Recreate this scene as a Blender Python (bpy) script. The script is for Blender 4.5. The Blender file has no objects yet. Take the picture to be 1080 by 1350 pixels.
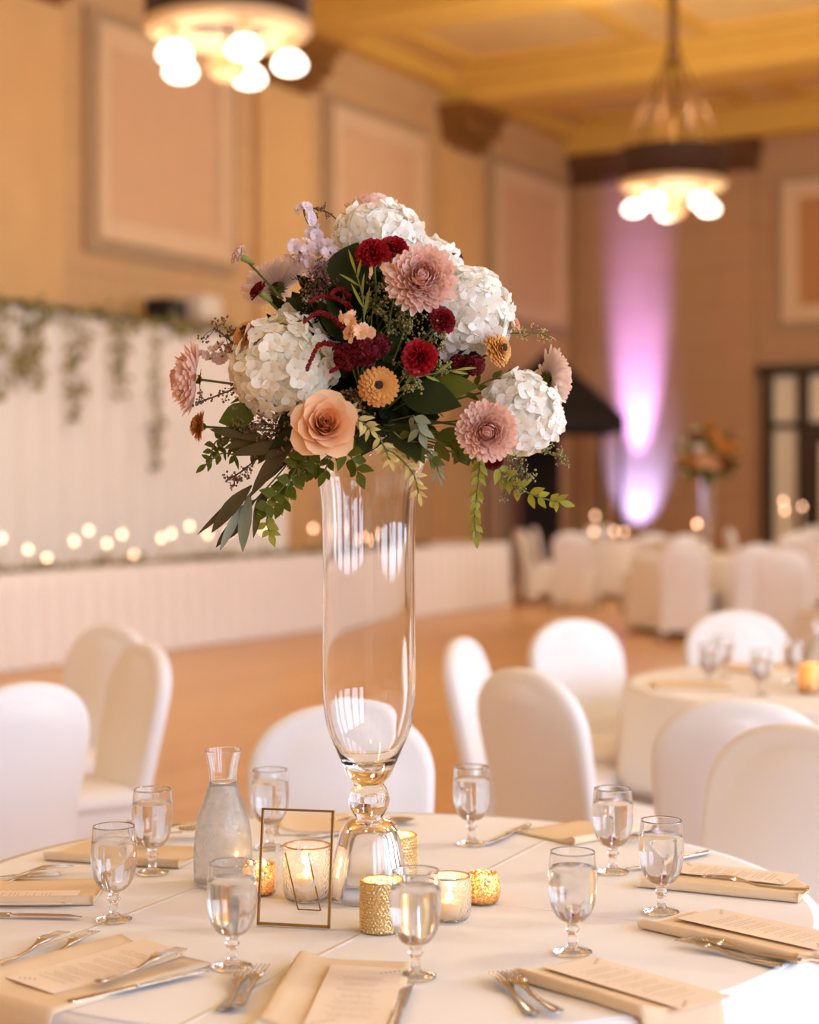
import bpy, bmesh, math, random
from mathutils import Vector, Matrix, Quaternion, noise
rnd = random.Random(7)
PI = math.pi
sc = bpy.context.scene
COL = sc.collection
def rad(a): return a * PI / 180.0

# ------------------------------------------------------------------ camera
CAMZ = 1.45; F = 2250.0; HOR = 642.0
cam_d = bpy.data.cameras.new('camera')
cam = bpy.data.objects.new('camera', cam_d); COL.objects.link(cam)
cam.location = (0, 0, CAMZ); cam.rotation_euler = (rad(90), 0, 0)
cam_d.sensor_fit = 'VERTICAL'; cam_d.sensor_height = 30.0; cam_d.sensor_width = 24.0
cam_d.lens = 50.0; cam_d.shift_y = -(675.0 - HOR) / 1350.0
cam_d.clip_start = 0.05; cam_d.clip_end = 100
cam_d.dof.use_dof = True; cam_d.dof.focus_distance = 2.78; cam_d.dof.aperture_fstop = 1.85
sc.camera = cam

def P(u, v, d):
    return Vector(((u - 540) / F * d, d, CAMZ - (v - HOR) / F * d))
TZ = 0.752
def PZ(u, v, z=TZ):
    d = F * (CAMZ - z) / (v - HOR)
    return Vector(((u - 540) / F * d, d, z))

# room frame: s = distance from the left wall, t = distance along it
RX, RY = -5.355, 14.55
def W(s, t, z=0.0):
    return Vector((RX + .8660254 * s + .5 * t, RY - .5 * s + .8660254 * t, z))

# ------------------------------------------------------------------ helpers
class MB:
    def __init__(self): self.v = []; self.f = []
    def add(self, vs, fs, M=None):
        b = len(self.v)
        self.v.extend([(M @ Vector(p)) if M is not None else Vector(p) for p in vs])
        self.f.extend([tuple(b + i for i in f) for f in fs])
    def box(self, x0, y0, z0, x1, y1, z1, M=None):
        self.add([(x0,y0,z0),(x1,y0,z0),(x1,y1,z0),(x0,y1,z0),(x0,y0,z1),(x1,y0,z1),(x1,y1,z1),(x0,y1,z1)],
                 [(0,3,2,1),(4,5,6,7),(0,1,5,4),(1,2,6,5),(2,3,7,6),(3,0,4,7)], M)
    def grid(self, rows, M=None, close_u=False):
        n = len(rows); m = len(rows[0]); vs = [p for r in rows for p in r]; fs = []
        for i in range(n - 1):
            for j in range(m if close_u else m - 1):
                k = (j + 1) % m
                fs.append((i*m + j, i*m + k, (i+1)*m + k, (i+1)*m + j))
        self.add(vs, fs, M)
    def lathe(self, prof, n=32, M=None, caps=True):
        rows = [[(r*math.cos(2*PI*j/n), r*math.sin(2*PI*j/n), z) for j in range(n)] for r, z in prof]
        m = n; vs = [p for r in rows for p in r]; fs = []
        for i in range(len(rows) - 1):
            for j in range(m):
                k = (j + 1) % m
                fs.append((i*m + j, i*m + k, (i+1)*m + k, (i+1)*m + j))
        if caps:
            fs.append(tuple(reversed(range(m)))); fs.append(tuple((len(rows)-1)*m + j for j in range(m)))
        self.add(vs, fs, M)
    def tube(self, pts, r, n=6, M=None):
        pts = [Vector(p) for p in pts]; rows = []
        N = len(pts); up = Vector((0, 0, 1)); prev = None
        for i, p in enumerate(pts):
            t = (pts[min(i+1, N-1)] - pts[max(i-1, 0)])
            if t.length < 1e-9: t = Vector((0, 0, 1))
            t.normalize()
            if prev is None:
                a = t.cross(up if abs(t.z) < .9 else Vector((1, 0, 0))).normalized()
            else:
                a = (prev - t * prev.dot(t)).normalized()
            prev = a; b = t.cross(a)
            rr = r(i / max(1, N-1)) if callable(r) else r
            rows.append([p + (a*math.cos(2*PI*j/n) + b*math.sin(2*PI*j/n)) * rr for j in range(n)])
        vs = [p for q in rows for p in q]; fs = []
        for i in range(N - 1):
            for j in range(n):
                k = (j + 1) % n
                fs.append((i*n + j, i*n + k, (i+1)*n + k, (i+1)*n + j))
        fs.append(tuple(reversed(range(n)))); fs.append(tuple((N-1)*n + j for j in range(n)))
        self.add(vs, fs, M)
    def ball(self, c, r, n=8, m=5, sz=1.0):
        c = Vector(c); vs = [c + Vector((0, 0, -r*sz))]; fs = []
        for i in range(1, m):
            a = -PI/2 + PI*i/m
            for j in range(n):
                vs.append(c + Vector((r*math.cos(a)*math.cos(2*PI*j/n), r*math.cos(a)*math.sin(2*PI*j/n), r*sz*math.sin(a))))
        vs.append(c + Vector((0, 0, r*sz)))
        for j in range(n):
            k = (j+1) % n
            fs.append((0, 1+k, 1+j)); 
            for i in range(m-2):
                fs.append((1+i*n+j, 1+i*n+k, 1+(i+1)*n+k, 1+(i+1)*n+j))
            fs.append((1+(m-2)*n+j, 1+(m-2)*n+k, len(vs)-1))
        self.add(vs, fs)
    def build(self, name, mt=None, parent=None, smooth=True, loc=None, rotz=None, local=None, bevel=0, weld=False):
        me = bpy.data.meshes.new(name)
        vs = self.v if local is None else [local @ p for p in self.v]
        me.from_pydata([tuple(p) for p in vs], [], self.f); me.update()
        if weld:
            bm = bmesh.new(); bm.from_mesh(me); bmesh.ops.remove_doubles(bm, verts=bm.verts, dist=1e-5); bmesh.ops.recalc_face_normals(bm, faces=bm.faces); bm.to_mesh(me); bm.free()
        if smooth: me.polygons.foreach_set('use_smooth', [True]*len(me.polygons))
        o = bpy.data.objects.new(name, me); COL.objects.link(o)
        if mt is not None: me.materials.append(mt)
        if parent is not None: o.parent = parent
        if loc is not None: o.location = loc
        if rotz is not None: o.rotation_euler = (0, 0, rotz)
        if bevel:
            b = o.modifiers.new('bevel', 'BEVEL'); b.width = bevel; b.segments = 2; b.limit_method = 'ANGLE'; b.angle_limit = rad(40)
        return o

def tag(o, label, cat, group=None, kind=None):
    o['label'] = label; o['category'] = cat
    if group: o['group'] = group
    if kind: o['kind'] = kind
    return o
def thing(name, label, cat, loc=(0,0,0), rotz=0.0, group=None):
    o = bpy.data.objects.new(name, None); COL.objects.link(o)
    o.empty_display_size = .05
    o.location = loc; o.rotation_euler = (0, 0, rotz)
    return tag(o, label, cat, group)
def struct(o):
    o['kind'] = 'structure'; return o
def room(o):
    o.location = (RX, RY, 0); o.rotation_euler = (0, 0, rad(-30)); return o
def dup(root, loc, rotz, label, group=None):
    r = root.copy(); COL.objects.link(r); r.location = loc; r.rotation_euler = (0, 0, rotz)
    r['label'] = label
    if group: r['group'] = group
    for ch in list(root.children):
        c = ch.copy(); COL.objects.link(c); c.parent = r
        for g in list(ch.children):
            d = g.copy(); COL.objects.link(d); d.parent = c
    return r
class Proto:
    """first call places the built thing itself, later calls place copies"""
    def __init__(self, root): self.root = root; self.used = False
    def __call__(self, loc, rotz, label, group=None):
        if not self.used:
            self.used = True; o = self.root
            o.location = loc; o.rotation_euler = (0, 0, rotz); o['label'] = label
            if group: o['group'] = group
            return o
        return dup(self.root, loc, rotz, label, group)

def hexc(h):
    h = h.lstrip('#'); c = [int(h[i:i+2], 16)/255 for i in (0, 2, 4)]
    return tuple((x/12.92 if x <= .04045 else ((x+.055)/1.055)**2.4) for x in c) + (1.0,)

def nodes_of(name):
    m = bpy.data.materials.new(name); m.use_nodes = True
    nt = m.node_tree; return m, nt, nt.nodes, nt.links, nt.nodes['Principled BSDF']
def mat(name, col, rough=.5, metal=0.0, var=.08, scale=30.0, bump=0.0, bscale=None, spec=.5, sheen=0.0, transl=0.0, coat=0.0):
    m, nt, N, L, bs = nodes_of(name)
    c = hexc(col) if isinstance(col, str) else col
    tc = N.new('ShaderNodeTexCoord'); nz = N.new('ShaderNodeTexNoise'); nz.inputs['Scale'].default_value = scale; nz.inputs['Detail'].default_value = 3
    L.new(tc.outputs['Object'], nz.inputs['Vector'])
    mx = N.new('ShaderNodeMix'); mx.data_type = 'RGBA'
    mx.inputs['A'].default_value = tuple(min(1, x*(1-var)) for x in c[:3]) + (1,)
    mx.inputs['B'].default_value = tuple(min(1, x*(1+var)) for x in c[:3]) + (1,)
    L.new(nz.outputs['Fac'], mx.inputs['Factor']); L.new(mx.outputs['Result'], bs.inputs['Base Color'])
    bs.inputs['Roughness'].default_value = rough; bs.inputs['Metallic'].default_value = metal
    bs.inputs['Specular IOR Level'].default_value = spec; bs.inputs['Sheen Weight'].default_value = sheen
    bs.inputs['Coat Weight'].default_value = coat
    if bump:
        n2 = N.new('ShaderNodeTexNoise'); n2.inputs['Scale'].default_value = bscale or scale*4; L.new(tc.outputs['Object'], n2.inputs['Vector'])
        bp = N.new('ShaderNodeBump'); bp.inputs['Strength'].default_value = bump; bp.inputs['Distance'].default_value = .002
        L.new(n2.outputs['Fac'], bp.inputs['Height']); L.new(bp.outputs['Normal'], bs.inputs['Normal'])
    if transl:
        tr = N.new('ShaderNodeBsdfTranslucent'); L.new(mx.outputs['Result'], tr.inputs['Color'])
        ms = N.new('ShaderNodeMixShader'); ms.inputs['Fac'].default_value = transl
        out = N['Material Output']; L.new(bs.outputs[0], ms.inputs[1]); L.new(tr.outputs[0], ms.inputs[2]); L.new(ms.outputs[0], out.inputs['Surface'])
    return m
def emit(name, col, strength):
    m, nt, N, L, bs = nodes_of(name)
    c = hexc(col) if isinstance(col, str) else col
    bs.inputs['Base Color'].default_value = c; bs.inputs['Emission Color'].default_value = c; bs.inputs['Emission Strength'].default_value = strength
    return m
def glass(name, col=(1,1,1,1), rough=0.0, ior=1.5, haze=0.0):
    m, nt, N, L, bs = nodes_of(name)
    bs.inputs['Base Color'].default_value = col; bs.inputs['Roughness'].default_value = rough
    bs.inputs['IOR'].default_value = ior; bs.inputs['Transmission Weight'].default_value = 1.0
    if haze:
        d = N.new('ShaderNodeBsdfTranslucent'); d.inputs['Color'].default_value = (.95,.95,.95,1)
        d2 = N.new('ShaderNodeBsdfDiffuse'); d2.inputs['Color'].default_value = (.95,.95,.95,1)
        a = N.new('ShaderNodeMixShader'); a.inputs['Fac'].default_value = .5
        L.new(d.outputs[0], a.inputs[1]); L.new(d2.outputs[0], a.inputs[2])
        tc = N.new('ShaderNodeTexCoord'); nz = N.new('ShaderNodeTexNoise'); nz.inputs['Scale'].default_value = 90
        L.new(tc.outputs['Object'], nz.inputs['Vector'])
        mr = N.new('ShaderNodeMapRange'); mr.inputs['From Min'].default_value = .3; mr.inputs['From Max'].default_value = .7
        mr.inputs['To Min'].default_value = haze*.5; mr.inputs['To Max'].default_value = haze*1.4
        L.new(nz.outputs['Fac'], mr.inputs['Value'])
        ms = N.new('ShaderNodeMixShader'); L.new(mr.outputs[0], ms.inputs['Fac'])
        L.new(bs.outputs[0], ms.inputs[1]); L.new(a.outputs[0], ms.inputs[2]); L.new(ms.outputs[0], N['Material Output'].inputs['Surface'])
    return m
def light(name, kind, loc, power, col, size=.1, sizey=None, direction=None, spot=None, blend=.5):
    d = bpy.data.lights.new(name, kind); d.energy = power; d.color = col
    if kind == 'AREA':
        d.shape = 'RECTANGLE'; d.size = size; d.size_y = sizey or size
    else: d.shadow_soft_size = size
    if kind == 'SPOT': d.spot_size = spot; d.spot_blend = blend
    o = bpy.data.objects.new(name, d); COL.objects.link(o); o.location = loc
    if direction is not None: o.rotation_mode = 'QUATERNION'; o.rotation_quaternion = Vector(direction).to_track_quat('-Z', 'Y')
    return o
def bez(p0, p1, p2, n=8):
    return [p0*((1-t)**2) + p1*(2*t*(1-t)) + p2*(t*t) for t in [i/n for i in range(n+1)]]
def crom(pts, n=6):
    pts = [Vector(p) for p in pts]; out = []
    for i in range(len(pts)-1):
        a = pts[max(i-1,0)]; b = pts[i]; c = pts[i+1]; d = pts[min(i+2,len(pts)-1)]
        for k in range(n):
            t = k/n
            out.append(.5*((2*b)+(c-a)*t+(2*a-5*b+4*c-d)*t*t+(3*b-a-3*c+d)*t**3))
    out.append(pts[-1]); return out
LP = dict(win=178, globe=4.5, chan=88, chup=116, purple=12000, purple2=1200, flame=9, flame2=30, votive=.45)
EXPO = 0.0
# ------------------------------------------------------------------ materials of the room
def stone_mat(name, col, axis):
    """big stone blocks with faint joints; axis: which object axis runs along the wall"""
    m, nt, N, L, bs = nodes_of(name)
    tc = N.new('ShaderNodeTexCoord'); sp = N.new('ShaderNodeSeparateXYZ'); cb = N.new('ShaderNodeCombineXYZ')
    L.new(tc.outputs['Object'], sp.inputs[0])
    L.new(sp.outputs[axis], cb.inputs['X']); L.new(sp.outputs['Z'], cb.inputs['Y'])
    br = N.new('ShaderNodeTexBrick'); br.inputs['Scale'].default_value = 1.0
    br.inputs['Brick Width'].default_value = 1.3; br.inputs['Row Height'].default_value = .62; br.inputs['Mortar Size'].default_value = .012
    br.inputs['Mortar Smooth'].default_value = .5
    c = hexc(col)
    br.inputs['Color1'].default_value = tuple(x*1.03 for x in c[:3])+(1,); br.inputs['Color2'].default_value = tuple(x*.96 for x in c[:3])+(1,)
    br.inputs['Mortar'].default_value = tuple(x*.78 for x in c[:3])+(1,)
    L.new(cb.outputs[0], br.inputs['Vector'])
    nz = N.new('ShaderNodeTexNoise'); nz.inputs['Scale'].default_value = 1.5; nz.inputs['Detail'].default_value = 5
    L.new(tc.outputs['Object'], nz.inputs['Vector'])
    mx = N.new('ShaderNodeMix'); mx.data_type = 'RGBA'; mx.blend_type = 'MULTIPLY'; mx.inputs['Factor'].default_value = .18
    L.new(br.outputs['Color'], mx.inputs['A']); L.new(nz.outputs['Color'], mx.inputs['B']); L.new(mx.outputs['Result'], bs.inputs['Base Color'])
    bs.inputs['Roughness'].default_value = .75
    return m
def floor_mat():
    m, nt, N, L, bs = nodes_of('parquet floor')
    tc = N.new('ShaderNodeTexCoord'); mp = N.new('ShaderNodeMapping'); mp.inputs['Rotation'].default_value = (0, 0, rad(90))
    L.new(tc.outputs['Object'], mp.inputs['Vector'])
    br = N.new('ShaderNodeTexBrick'); br.inputs['Scale'].default_value = 1; br.inputs['Brick Width'].default_value = 1.1; br.inputs['Row Height'].default_value = .085
    br.inputs['Mortar Size'].default_value = .0015
    br.inputs['Color1'].default_value = hexc('#dcae78'); br.inputs['Color2'].default_value = hexc('#cf9e66'); br.inputs['Mortar'].default_value = hexc('#9a6c40')
    L.new(mp.outputs[0], br.inputs['Vector'])
    nz = N.new('ShaderNodeTexNoise'); nz.inputs['Scale'].default_value = 8
    mp2 = N.new('ShaderNodeMapping'); mp2.inputs['Scale'].default_value = (8, .6, 1); L.new(tc.outputs['Object'], mp2.inputs['Vector']); L.new(mp2.outputs[0], nz.inputs['Vector'])
    mx = N.new('ShaderNodeMix'); mx.data_type = 'RGBA'; mx.blend_type = 'SOFT_LIGHT'; mx.inputs['Factor'].default_value = .5
    L.new(br.outputs['Color'], mx.inputs['A']); L.new(nz.outputs['Fac'], mx.inputs['B']); L.new(mx.outputs['Result'], bs.inputs['Base Color'])
    bs.inputs['Roughness'].default_value = .36; bs.inputs['Specular IOR Level'].default_value = .5
    return m
M_wall_l = stone_mat('amber stone wall', '#d6ae7e', 'Y')
M_wall_f = stone_mat('far amber stone wall', '#c79c74', 'X')
M_wall_n = stone_mat('pale cream stone wall', '#c9c1b6', 'X')
M_ceil = mat('golden ceiling plaster', '#deb052', .7, scale=2, var=.06)
M_coffer = mat('pale coffer plaster', '#e4c284', .7, scale=2)
M_panel = mat('rose beige panel', '#d8b08c', .8, scale=3, var=.05)
M_frame = mat('cream panel frame', '#dfc09c', .6, scale=3)
M_edge = mat('grey panel edge', '#b09272', .6, scale=3)
M_pilaster = mat('pale stone pilaster', '#d8ae78', .7, scale=2)
M_bronze = mat('brown carved bracket', '#8a5a26', .55, scale=6, var=.3, bump=.6, bscale=14)
M_gilt = mat('gilt bracket tip', '#c08a34', .45, scale=6, var=.3, bump=.6, bscale=14)
M_dark = mat('black fabric', '#141210', .8)
M_wood = mat('dark brown wood', '#3a2413', .45, scale=5, var=.3)
M_white = mat('white plaster', '#e8dcc8', .8, scale=2)
M_floor = floor_mat()

T0, T1, SR = -16.0, 16.25, 18.0
CEIL = 7.4
# floor / ceiling
b = MB(); b.box(-.3, T0-.3, -.1, SR+.3, T1+.3, 0); struct(room(b.build('floor', M_floor, smooth=False)))
b = MB(); b.box(-.3, T0-.3, CEIL, SR+.3, T1+.3, CEIL+.15); struct(room(b.build('ceiling', M_coffer, smooth=False)))
b = MB(); b.box(-.3, T0, 0, 0, T1, CEIL); struct(room(b.build('wall_left', M_wall_l, smooth=False)))
b = MB(); b.box(-.3, T1, 0, SR+.3, T1+.3, CEIL); struct(room(b.build('wall_far', M_wall_f, smooth=False)))
b = MB(); b.box(-.3, T0-.3, 0, SR+.3, T0, CEIL); struct(room(b.build('wall_near', M_wall_n, smooth=False)))
# right wall with tall window openings
WINS = [(-13.6, 2.4), (-10.3, 2.4), (-7.0, 2.4), (-3.7, 2.4), (.4, 2.4)]
b = MB()
b.box(SR, T0, 0, SR+.3, T1, .9); b.box(SR, T0, 5.2, SR+.3, T1, CEIL)
prev = T0
for tc_, w_ in WINS:
    b.box(SR, prev, .9, SR+.3, tc_-w_/2, 5.2); prev = tc_+w_/2
b.box(SR, prev, .9, SR+.3, T1, 5.2)
struct(room(b.build('wall_right', M_wall_n, smooth=False)))
for i, (tc_, w_) in enumerate(WINS):
    o = light('daylight', 'AREA', W(SR+.15, tc_, 3.05), LP['win'] * (1.3 if tc_ > -1 else 1), (.74, .94, 1.27), w_, 4.3, direction=(-.8660254, .5, 0))
    o.rotation_mode = 'XYZ'

# beams across the room with brackets on the left wall
BEAMS = [-11.0, -6.35, -1.7, 2.9, 7.5, 12.1]
b = MB()
for t in BEAMS:
    b.box(0, t-.45, 6.95, SR, t+.45, CEIL); b.box(0, t-.6, 7.2, SR, t+.6, CEIL)
b.box(0, T0, 7.15, .25, T1, CEIL); b.box(0, T1-.45, 6.95, SR, T1, CEIL)
struct(room(b.build('trim_1', M_ceil, smooth=False)))
# coffer mouldings
b = MB()
ed = [T0] + BEAMS + [T1]
for i in range(len(ed)-1):
    a0, a1 = ed[i]+.95, ed[i+1]-.95
    for (s0, s1) in ((.7, 3.4), (4.1, 8.2), (8.9, 13.0), (13.7, 17.3)):
        w = .16
        for (x0, y0, x1, y1) in ((s0,a0,s1,a0+w),(s0,a1-w,s1,a1),(s0,a0+w,s0+w,a1-w),(s1-w,a0+w,s1,a1-w)):
            b.box(x0, y0, CEIL-.09, x1, y1, CEIL-.001)
struct(room(b.build('trim_2', M_ceil, smooth=False)))
# pilasters and brackets of the left wall
n = 3
for t in [-6.35, -1.7, 2.9, 7.5, 12.1]:
    b = MB(); b.box(.001, t-.55, 0, .10, t+.55, 6.4)
    struct(room(b.build('trim_%d' % n, M_pilaster, smooth=False))); n += 1
    b = MB()
    for k in range(6):
        x = .55 - .07*k; h = 6.95 - .1*k
        b.box(.001, t-.6+.03*k, h-.1, x, t+.6-.03*k, h)
    for k in range(4):
        y = t-.42+.28*k
        b.ball((.42, y, 6.62), .09, 8, 6); b.ball((.3, y, 6.45), .06, 8, 6)
    o = struct(room(b.build('trim_%d' % n, M_bronze, smooth=False))); n += 1
# framed wall panels
def panel(along, a0, a1, z0, z1, n, tm):
    """frame standing off the wall; along 'L' left wall (offset +s) or 'F' far wall (offset -t)"""
    def bx(mb, p0, p1, q0, q1, h0, h1):
        if along == 'L': mb.box(h0, p0, q0, h1, p1, q1)
        else: mb.box(p0, T1-h1, q0, p1, T1-h0, q1)
    def ring(mb, m0, m1, h0, h1):
        bx(mb, a0+m0, a1-m0, z0+m0, z0+m1, h0, h1); bx(mb, a0+m0, a1-m0, z1-m1, z1-m0, h0, h1)
        bx(mb, a0+m0, a0+m1, z0+m1, z1-m1, h0, h1); bx(mb, a1-m1, a1-m0, z0+m1, z1-m1, h0, h1)
    mb = MB(); ring(mb, 0, .14, .001, .07)
    o = struct(room(mb.build('trim_%d' % n, M_edge, smooth=False)))
    mb = MB(); ring(mb, .14, .20, .001, .13); ring(mb, .20, .34, .001, .10); ring(mb, .34, .38, .001, .06)
    mb.build('panel_frame', M_frame, o, smooth=False)
    mb = MB(); bx(mb, a0+.38, a1-.38, z0+.38, z1-.38, .001, .03)
    mb.build('panel_board', tm, o, smooth=False)
for (a0, a1) in ((-5.45, -2.6), (-.85, 2.0), (3.85, 6.5), (8.45, 11.15), (13.05, 15.8)):
    panel('L', a0, a1, 3.93, 6.5, n, M_panel); n += 1
panel('F', 3.47, 6.6, 3.9, 6.35, n, mat('tan panel cloth', '#c08a58', .8, scale=3, var=.05)); n += 1
# far wall capital
b = MB(); b.box(.02, T1-.22, 6.45, 3.2, T1-.001, 6.8); b.box(.0, T1-.3, 6.72, 3.25, T1-.001, 6.95)
for k in range(14): b.ball((.15+.225*k, T1-.25, 6.55), .075, 8, 6)
struct(room(b.build('trim_%d' % n, mat('umber carved capital', '#6a4020', .6, scale=6, var=.25, bump=.5, bscale=14), smooth=False))); n += 1
b = MB(); b.box(.05, T1-.12, 0, 3.15, T1-.001, 6.45)
struct(room(b.build('trim_%d' % n, M_wall_f, smooth=False))); n += 1
b = MB(); b.box(.0, T1-.16, 0, SR, T1-.12, .3)
struct(room(b.build('baseboard_far', M_pilaster, smooth=False)))
b = MB(); b.box(.001, T0, 0, .12, T1-.2, .3)
struct(room(b.build('baseboard_left', M_pilaster, smooth=False)))
# door with sidelights and transom on the far wall
b = MB(); S0 = 3.3; Z1 = 3.36
def bar(x0, x1, z0, z1, d=.16): b.box(x0, T1-d, z0, x1, T1-.001, z1)
bar(S0, S0+.16, 0, Z1); bar(S0+.55, S0+.74, 0, Z1); bar(S0+1.6, S0+1.8, 0, Z1); bar(S0+2.2, S0+2.38, 0, Z1)
bar(S0-.06, S0+2.44, Z1-.17, Z1, .22); bar(S0+.1, S0+2.3, 2.36, 2.46); bar(S0+.1, S0+2.3, 0, .35)
dr = struct(room(b.build('door_1', M_wood, smooth=False)))
b = MB(); bar(S0+.7, S0+.9, .02, 2.34, .1); bar(S0+1.42, S0+1.62, .02, 2.34, .1); bar(S0+.9, S0+1.42, .02, .6, .1); bar(S0+.9, S0+1.42, 2.15, 2.34, .1)
b.build('door_leaf', M_wood, dr, smooth=False)
Mp = mat('cream door glass painted lit', '#f5ead0', .3, var=.05)  # opaque pale colour stands in for light coming through the glass
for (x0, x1, z0, z1) in ((S0+.16, S0+.55, .35, 2.36), (S0+.9, S0+1.42, .6, 2.15), (S0+.16, S0+.55, 2.46, Z1-.17), (S0+.74, S0+1.6, 2.46, Z1-.17), (S0+1.8, S0+2.2, .35, 2.36), (S0+1.8, S0+2.2, 2.46, Z1-.17)):
    b = MB(); b.box(x0, T1-.07, z0, x1, T1-.05, z1); b.build('pane', Mp, dr, smooth=False)
b = MB(); b.tube([(S0+1.5, T1-.1, 1.0), (S0+1.5, T1-.16, 1.0), (S0+1.5, T1-.16, 1.25), (S0+1.5, T1-.1, 1.25)], .015); b.build('door_handle', M_gilt, dr)

# ------------------------------------------------------------------ chandeliers
M_drum = mat('dark bronze drum', '#4a3226', .5, .3, scale=5)
M_glow = mat('cream alabaster ring', '#eed5b0', .5, scale=6, var=.06, transl=.35)
M_globe = emit('lit white lamp globe', (1, .90, .74, 1), LP['globe'])
M_bowl = mat('peach alabaster bowl', '#f6d2a8', .4, scale=10, transl=.5)
M_rod = mat('bronze rod', '#6a4526', .45, .5)
def chandelier(label):
    r = thing('chandelier', label, 'chandelier', group='ring chandeliers over the hall')
    b = MB(); R = .6
    b.lathe([(R-.02,.0),(R,.0),(R,.30),(R+.03,.32),(R+.03,.38),(R-.02,.38),(R-.02,.0)], 48, caps=False); b.build('drum_band', M_drum, r)
    b = MB(); b.lathe([(.33,.0),(.36,-.05),(R-.05,-.06),(R+.01,-.02),(R+.01,.03),(R-.04,.03),(.36,.03),(.33,.0)], 48, caps=False); b.build('light_ring', M_glow, r)
    for k in range(5):
        a = rad(-3 + 72*k); c = Vector((.45*math.cos(a), -.45*math.sin(a), 0))
        b = MB(); b.tube([c+Vector((0,0,.0)), c+Vector((0,0,-.17))], .045, 12); h = b.build('lamp_holder', M_bowl, r)
        b = MB(); b.lathe([(.03,.07),(.06,.062),(.098,.03),(.122,-.015),(.118,-.045),(.088,-.075),(.05,-.088),(.01,-.092)], 24, Matrix.Translation(c+Vector((0,0,-.235))))
        b.build('lamp_globe', M_globe, h)
    b = MB(); b.lathe([(.03,-.15),(.10,-.18),(.15,-.25),(.15,-.30),(.1,-.36),(.03,-.38)], 24); b.build('centre_bowl', M_bowl, r)
    b = MB(); b.tube([(0,0,-.16),(0,0,1.55)], .02, 8); b.tube([(0,0,1.5),(0,0,2.45)], .05, 10); b.ball((0,0,1.52), .08, 10, 6); b.lathe([(.18,2.45),(.18,2.5),(.05,2.52)], 20); b.build('rod', M_rod, r)
    for k in range(6):
        a = rad(30 + 60*k)
        b = MB(); b.tube([(R*math.cos(a)*.97, R*math.sin(a)*.97, .38), (.03*math.cos(a), .03*math.sin(a), 1.52)], .012, 6); b.build('chain', M_rod, r)
    return r
ch = Proto(chandelier('x'))
C1 = Vector((-1.32, 12.4, 4.78)); C2 = Vector((2.98, 19.3, 4.87))
ch(C1, 0, 'large ring chandelier with five lit globes, cut off by the top of the picture')
ch(C2, rad(14), 'far ring chandelier hanging whole from the golden ceiling on its rod and chains')
for c, kf in ((C1, 1), (C2, 1.4), (W(13.4, 3.5, 4.8), 1.1), (W(13.4, -4.5, 4.8), 1.2), (W(4.6, -9, 4.8), 1.4), (W(13.4, 11.5, 4.8), 1.5)):  # last four spots are unseen, added for warm fill; no chandeliers built there
    light('added chandelier fill', 'POINT', c + Vector((0, 0, -1.15)), LP['chan'] * kf, (1, .93, .76), .25)  # bodiless lamp added under the ring, carries the power of the globes
    light('added ceiling fill', 'POINT', c + Vector((0, 0, .6)), LP['chup'] * kf, (1, .92, .68), .2)  # lamp added above the ring only to brighten the ceiling

# ------------------------------------------------------------------ uplight on the far wall
u0 = W(1.2, T1-.80, .22)
b = MB(); b.lathe([(.09,-.2),(.1,-.18),(.1,.0),(.085,.02)], 20); b.lathe([(.13,-.215),(.13,-.2),(.05,-.195)], 20)
o = b.build('uplight', M_dark, loc=u0 - Vector((0,0,.01))); tag(o, 'small black uplight on the floor throwing purple on the far wall', 'uplight')
light('purple uplight', 'SPOT', u0 + Vector((0, 0, .05)), LP['purple'], (.34, .24, 1.0), .05, direction=Vector((.5*.22, .866*.22, 1)), spot=rad(20), blend=1)
light('purple wash', 'SPOT', u0 + Vector((0, 0, .06)), LP['purple2'], (.25, .30, 1.0), .06, direction=Vector((.5*.55, .866*.55, 1)), spot=rad(48), blend=1)

# black peaked canopy standing at the corner
cn = thing('canopy', 'black peaked canopy tent standing in the far corner beside the purple light', 'canopy', (0, 0, 0))
def WD(u, d, z): return Vector(((u-540)/F*d, d, z))
e = [WD(824, 24.6, 2.47), WD(636, 23.5, 2.47), WD(688, 26.0, 2.47), WD(795, 26.9, 2.47)]
ap = WD(722, 25.2, 3.5)
b = MB(); lo = [p - Vector((0,0,.22)) for p in e]
b.add(e + lo + [ap, ap - Vector((0,0,.25))], [(0,1,8),(1,2,8),(2,3,8),(3,0,8),(0,4,5,1),(1,5,6,2),(2,6,7,3),(3,7,4,0),(4,9,5),(5,9,6),(6,9,7),(7,9,4)])
b.build('canopy_roof', M_dark, cn, smooth=False)
for p in lo:
    q = p + Vector((ap.x-p.x, ap.y-p.y, 0))*.05
    b = MB(); b.tube([(q.x, q.y, 0), (q.x, q.y, 2.3)], .03, 8); b.build('pole', M_dark, cn)
b = MB()
rows = []
A_, B_ = lo[2]+Vector((0,0,.1)), lo[3]+Vector((-.3,0,.1))
for k in range(41):
    q = A_.lerp(B_, k/40*.62); off = .05*math.sin(k*1.3)
    rows.append([(q.x, q.y+off, .03), (q.x, q.y+off, 2.25)])
b.grid(rows); b.build('side_curtain', mat('dark brown curtain', '#2c1d16', .9), cn)
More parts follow.
